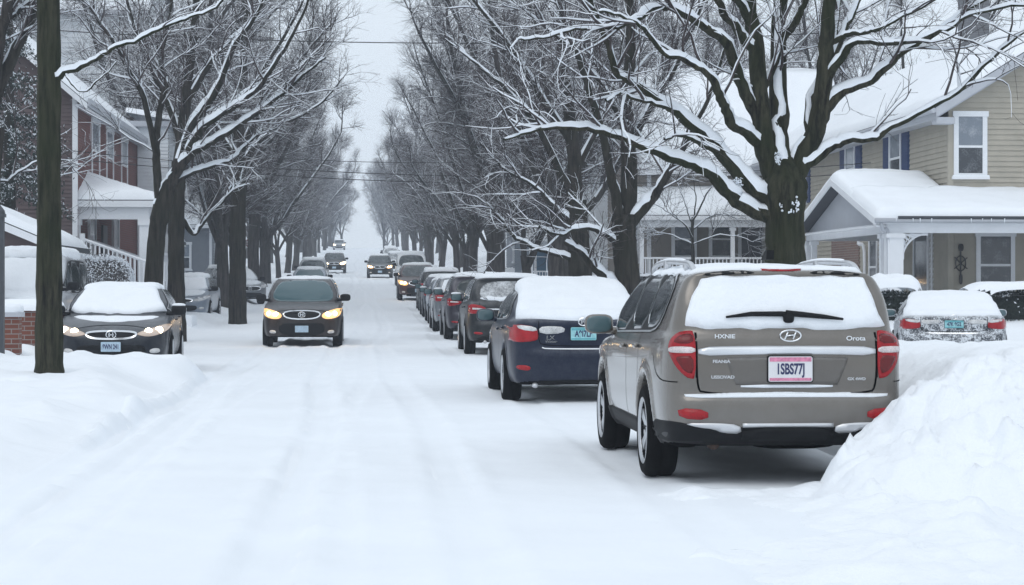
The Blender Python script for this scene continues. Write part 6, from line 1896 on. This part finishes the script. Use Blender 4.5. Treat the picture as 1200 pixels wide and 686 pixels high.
place_car('crossover', 'crossover_car', 'white roofed car third in line behind the brown suv', -2.95, 126, 1, M['p_grey'], 'cars driving down the street', glass='glass_half', snow=('roof_thick',), plate=('', M['plate_blue'], None), seed=46)
place_car('crossover', 'crossover_car', 'car with warm blazing headlamps in the haze halfway up the street', -2.3, 172, 1, M['p_brown'], 'cars driving down the street', glass='glass_half', lights=True, lamp='amber_far', snow=('roof',), plate=('', M['plate_blue'], None), seed=47)
place_car('wagon', 'distant_car', 'faint car with pale headlamps at the top of the street', -3.6, 322, 1, M['p_grey'], 'cars driving down the street', glass='glass_half', lights=True, lamp='amber_far', snow=('roof',), plate=(None, None, None), seed=48, detail=0)
place_car('van', 'parked_van', 'silver van with snow covered roof behind the brick wall on the left', -6.75, 43.0, 1, M['p_silver'], GL, glass='glass', wscr='glass_dusty', snow=('roof_thick', 'windshield', 'hood'), plate=('', M['plate_blue'], None), seed=49, dz=.12)
crust, cb = make_car('sedan', 'parked_sedan', 'snow crusted dark sedan on the driveway before the beige house porch', 'car', (10.95, 38.6, .03), R(-13), M['p_crust'], rear='sedan', front=False, glass='glass_dusty',
                     plate=('47K 8G2', *PT), mirror_mat=M['p_crust'], seed=50, wheel_kind=1)
crust.scale = (1.06, 1.04, .86)
patch('roof_snow', cb, [(-.62, 1.0), (-.68, 0), (-.70, -.7), (-.74, -1.3), (-.84, -1.85), (-.74, -2.24), (-.50, -2.35), (0, -2.38), (.50, -2.35), (.74, -2.24), (.84, -1.85), (.74, -1.3), (.70, -.7), (.68, 0), (.62, 1.0)],
      'top', M['snow_car'], crust, off=.006, thick=.09, lump=.15, edge=.16, res=.05, seed=9)
# ================================================================== hedges, shrubs, walls, posts, sign, wires
def leaf_cloud(r, n, shape, size, snow_frac=.35):
    """many small leaf or twig faces through a volume; shape(u) gives points and an outward direction"""
    P, O = shape(n)
    a = r.normal(0, 1, (n, 3)); a /= np.linalg.norm(a, axis=1)[:, None]
    b = np.cross(a, r.normal(0, 1, (n, 3))); b /= np.linalg.norm(b, axis=1)[:, None] + 1e-9
    s = size * r.uniform(.5, 1.4, n)[:, None]
    V = np.stack([P - a * s, P + b * s * .35, P + a * s, P - b * s * .35], 1).reshape(-1, 3)
    Q = np.arange(4 * n).reshape(-1, 4)
    return V, Q
def rbox_shape(r, d, p=4.0, shell=.55):
    d = np.array(d) / 2
    def f(n):
        v = r.normal(0, 1, (n, 3)); v /= np.linalg.norm(v, axis=1)[:, None]
        k = (np.abs(v) ** p).sum(1) ** (-1 / p)
        q = v * k[:, None] * (shell + (1 - shell) * r.random(n) ** .5)[:, None]
        q *= (1 + .10 * fbm(v[:, 0] * 2 + 3, v[:, 1] * 2 + v[:, 2] * 2, 3, int(r.integers(50))))[:, None]
        q[:, 2] = np.maximum(q[:, 2], -1.0)
        return q * d, v
    return f
M['hedge_dark'] = plain('dark_evergreen_leaf', (.016, .024, .018), .7, var=.5, vs=20, spec=.2)
M['hedge_twig'] = plain('bare_hedge_twig', (.10, .095, .095), .85, var=.4, vs=20, spec=.2)
M['conifer'] = plain('conifer_needle', (.028, .042, .036), .8, var=.5, vs=9, spec=.2)
def shrub(name, label, loc, d, mat, n, size, snow_n, cap=None, seed=0, group=None):
    r = np.random.default_rng(seed)
    root = empty(name, loc); tag(root, label, 'shrub', group)
    V, Q = leaf_cloud(r, n, rbox_shape(r, d), size); V[:, 2] += d[2] / 2
    obj('foliage', V, [Q], mat, root, False)
    m = MB(); V2, F2 = ellipsoid((0, 0, d[2] * .45), (d[0] * .40, d[1] * .38, d[2] * .42), 20, 12, 4); m.add(V2, F2); m.build('inner_branches', mat, root, True)
    for k in range(3): pass
    if snow_n:
        V, Q = leaf_cloud(r, snow_n, rbox_shape(r, (d[0] * 1.03, d[1] * 1.03, d[2] * 1.04), 4, .9), size * .9); V[:, 2] += d[2] / 2
        obj('clinging_snow', V, [Q], M['snow_branch'], root, False)
    if cap:
        u = np.linspace(-1, 1, 40); X, Y = np.meshgrid(u, u, indexing='ij')
        k = (np.abs(X) ** 5 + np.abs(Y) ** 5) ** (1 / 5); h = np.sqrt(np.clip(1 - np.clip((k - .55) / .45, 0, 1) ** 2, 0, 1))
        P = np.stack([X * d[0] * .53, Y * d[1] * .56, d[2] * .93 + h * cap * (1 + .12 * fbm(X * 2 + seed, Y * 2, 3, seed)) - (1 - h) * .05], -1)
        B = P.copy(); B[..., 2] = d[2] * .90
        nv = 40; V = np.concatenate([P.reshape(-1, 3), B.reshape(-1, 3)]); i = np.arange(nv - 1)[:, None] * nv + np.arange(nv - 1)[None]
        Q = np.stack([i, i + nv, i + nv + 1, i + 1], -1).reshape(-1, 4)
        msk = (k < 1.0).reshape(-1); keep = msk[Q].all(1)
        obj('snow_cap', V, [np.concatenate([Q[keep], (Q[keep] + nv * nv)[:, ::-1]])], M['snow_roof'], root, True)
    return root
shrub('hedge', 'dark clipped hedge under a thick snow cushion, right of the crusted sedan', (15.6, 46.6, .35), (4.0, 1.3, .98), M['hedge_dark'], 9000, .05, 500, .30, 3)
shrub('bush', 'rounded dark bush with snow cap, behind the roof rail of the wagon', (11.95, 46.8, .45), (1.25, 1.2, .85), M['hedge_dark'], 3500, .05, 300, .42, 5)
shrub('hedge', 'pale frosted hedge by the brick house steps, behind the mossy trunk', (-6.5, 50.6, .2), (2.1, 1.6, 1.95), M['hedge_twig'], 26000, .03, 24000, .0, 7)
for i, (x, y, z, d, lab) in enumerate(((7.6, 54, .45, (2.2, 1.6, .9), 'low snowy shrub between the forked trunk and the tan porch house'), (6.9, 60, .5, (2.4, 1.4, .8), 'low snow laden shrub behind the roof of the navy sedan'),
                         (8.7, 66, .9, (3.0, 1.5, .9), 'snowy shrub at the foot of the tan porch'), (-9.6, 96, .9, (3.0, 2.0, 1.3), 'snowy shrub beyond the grey garage'))):
    shrub('bush', lab, (x, y, z), d, M['hedge_twig'], 5000, .05, 5200, .10, 11 + i)
# small garden tree before the tan porch: fine dark twigs, dusted
g = custom_tree('garden_tree', 'small fine twigged garden tree before the tan porch', 812, 66.0, 37.0, [(812, 330, .075), (812, 300, .06), (811, 275, .055), (812, 255, .045)],
    [([(812, 280), (800, 262), (780, 248), (762, 240)], .032, .008, -.3), ([(812, 270), (830, 255), (850, 250), (872, 258)], .032, .008, .3), ([(812, 262), (806, 240), (800, 222), (792, 208)], .03, .008, .5),
     ([(812, 260), (822, 235), (832, 220), (842, 212)], .03, .008, -.5), ([(811, 285), (790, 278), (770, 275), (755, 280)], .025, .007, .2), ([(812, 285), (840, 276), (862, 276), (882, 284)], .025, .007, -.2),
     ([(812, 265), (815, 235), (813, 210)], .03, .008, 0)], 77, None, 0)
# evergreen at the left edge
def conifer(x, y, z, h, label, seed):
    r = np.random.default_rng(seed); root = empty('conifer', (x, y, z)); tag(root, label, 'tree')
    m = MB(); m.tube([(0, 0, -.3), (0, 0, h * .5), (.05, 0, h)], [.22, .15, .03], 8); m.build('trunk', M['bark'], root, True)
    P = []; A = []; Sn = []
    for k in range(150):
        zz = h * (.08 + .9 * r.random() ** .85); L = (h - zz) * .33 * r.uniform(.7, 1.1) + .2; a = r.uniform(0, 2 * PI)
        for j in range(int(95 * L) + 20):
            t = r.random() ** .7; q = np.array([math.cos(a) * L * t, math.sin(a) * L * t, zz - .28 * L * t ** 1.4]) + r.normal(0, .05 + .05 * t, 3)
            P.append(q)
    P = np.array(P); n = len(P)
    f = lambda n_: (P, None)
    V, Q = leaf_cloud(r, n, f, .05); obj('foliage', V, [Q], M['conifer'], root, False)
    P = P[r.random(n) < .3] + np.array([0, 0, .06]); V, Q = leaf_cloud(r, len(P), lambda n_: (P, None), .045); obj('clinging_snow', V, [Q], M['snow_branch'], root, False)
conifer(-9.4, 56.6, .4, 9.2, 'dark snowy conifer behind the mossy trunk at the left edge', 4)
custom_tree('garden_tree', 'thick dark limbs crossing the upper left corner, rooted outside the view', -20, 40.0, 61.0, [(-20, 420, .34), (-18, 250, .28), (-12, 150, .25)],
    [([(-14, 180), (-5, 110), (15, 60), (35, 20), (45, -20), (55, -80)], .16, .05, .3), ([(-14, 160), (0, 60), (12, 10), (10, -60), (5, -140)], .17, .05, -.3), ([(-14, 200), (5, 215), (25, 200), (50, 185), (90, 190)], .04, .01, .4),
     ([(-30, 60), (0, 30), (25, 8), (45, -10), (75, -40)], .07, .02, .1)], 81, None, 0)
# brick pier, wall and post at the left edge
x, y = at(13, 32.0)
P_ = empty('brick_pier', (x, y, .1)); tag(P_, 'square red brick gate pier capped with snow at the left edge', 'pier')
m = MB(); m.b(-.14, .14, -.14, .14, -.2, .86); m.build('pier_shaft', M['brick_pier'], P_)
m = MB(); m.b(-.18, .18, -.18, .18, .86, .93); m.build('coping', M['greytrim'], P_)
m = MB(); V, F = ellipsoid((0, 0, .97), (.185, .185, .085), 18, 10, 3.5); m.add(V, F); m.build('snow_cap', M['snow_roof'], P_, True)
x, y = at(30, 34.5)
Wl = empty('brick_wall', (x, y, .1)); tag(Wl, 'low red brick garden wall heaped with snow behind the gate pier', 'wall')
m = MB(); m.b(-2.2, .62, -.11, .11, -.2, .92); m.build('wall_body', M['brick_pier'], Wl)
sn = snow_slab('wall_snow', (-2.25, -.17, .92), (.66, -.17, .92), (.66, 0, .96), (-2.25, 0, .96), .14, Wl, (40, 8), .3, seed=81)
sn = snow_slab('wall_snow', (.66, .17, .92), (-2.25, .17, .92), (-2.25, 0, .96), (.66, 0, .96), .14, Wl, (40, 8), .3, seed=82)
M['post'] = plain('dark_painted_post', (.05, .055, .065), .6)
x, y = at(0, 31.0)
Po = empty('gate_post', (x, y, .1)); tag(Po, 'slim dark grey post cut by the left edge of the photo', 'post')
m = MB(); m.b(-.06, .06, -.06, .06, -.2, 2.35); m.build('shaft', M['post'], Po)
m = MB(); m.b(-.08, .08, -.08, .08, 2.35, 2.40); m.lathe([(.0, .14), (.07, .05), (.08, 0)], (0, 0, 2.40), 'z', 12); m.build('cap', M['post'], Po)
# stop sign, seen through the haze
M['stop_red'] = plain('stop_sign_red', (.13, .03, .035), .45, var=.1); M['stop_white'] = plain('stop_sign_white', (.5, .5, .5), .5, var=.05); M['steel'] = plain('galvanised_steel', (.3, .31, .32), .5, .6)
x, y = at(296, 112.0); zb = float(ground_z(x, y))
St = empty('stop_sign', (x, y, zb)); tag(St, 'red octagonal stop sign on a thin post behind the tall straight trunk', 'sign')
m = MB(); m.b(-.03, .03, .01, .05, -.3, 2.75); m.build('post', M['steel'], St)
oc = [(.40 * math.cos(R(22.5 + 45 * k)), .40 * math.sin(R(22.5 + 45 * k)) + 2.4) for k in range(8)]
m = MB(); m.prism(oc, 'y', -.012, .008); sg = m.build('sign_border', M['stop_white'], St)
m = MB(); m.prism([(a * .92, (b - 2.4) * .92 + 2.4) for a, b in oc], 'y', -.018, -.011); m.build('sign_face', M['stop_red'], St)
text_part('sign_lettering', 'STOP', .30, M['stop_white'], St, (0, -.020, 2.4), (PI / 2, 0, 0), .002, .92, .006)
# cables over the street
M['cable'] = plain('black_cable', (.02, .02, .022), .6)
def cable(y, xa, za, xb, zb, sag, r_, label):
    m = MB(); t = np.linspace(0, 1, 26)
    pts = [(xa + (xb - xa) * k, y + 1.5 * (k - .5), za + (zb - za) * k - sag * 4 * k * (1 - k)) for k in t]
    m.tube(pts, r_, 5); tag(m.build('overhead_cable', M['cable'], None, True), label, 'cable', None)
cable(58, -8.0, 4.9, 14.6, 4.7, .5, .011, 'lowest thin cable sagging across the street between the trees')
cable(58.6, -8.0, 5.15, 14.6, 5.0, .55, .011, 'second thin cable just above the lowest one')
cable(50, -10.5, 7.6, 14.4, 7.9, .5, .012, 'upper thin cable crossing high in front of the sky gap')
cable(92, -10, 7.6, 12, 7.4, .6, .014, 'far thin cable crossing below the upper one in the haze')
# ------------------------------------------------------------------ winter air
m = MB(); m.b(-120, 140, -30, 470, -2.0, 40)
hm = bpy.data.materials.new('winter_haze'); hm.use_nodes = True
nt = hm.node_tree; nt.nodes.clear()
ho = nt.nodes.new('ShaderNodeOutputMaterial'); pv = nt.nodes.new('ShaderNodeVolumePrincipled')
pv.inputs['Color'].default_value = (.82, .89, .99, 1); pv.inputs['Density'].default_value = HAZE
pv.inputs['Anisotropy'].default_value = .2
nt.links.new(pv.outputs[0], ho.inputs['Volume'])
hz = m.build('haze', hm); tag(hz, 'thin winter haze filling the street', None, None, 'stuff')
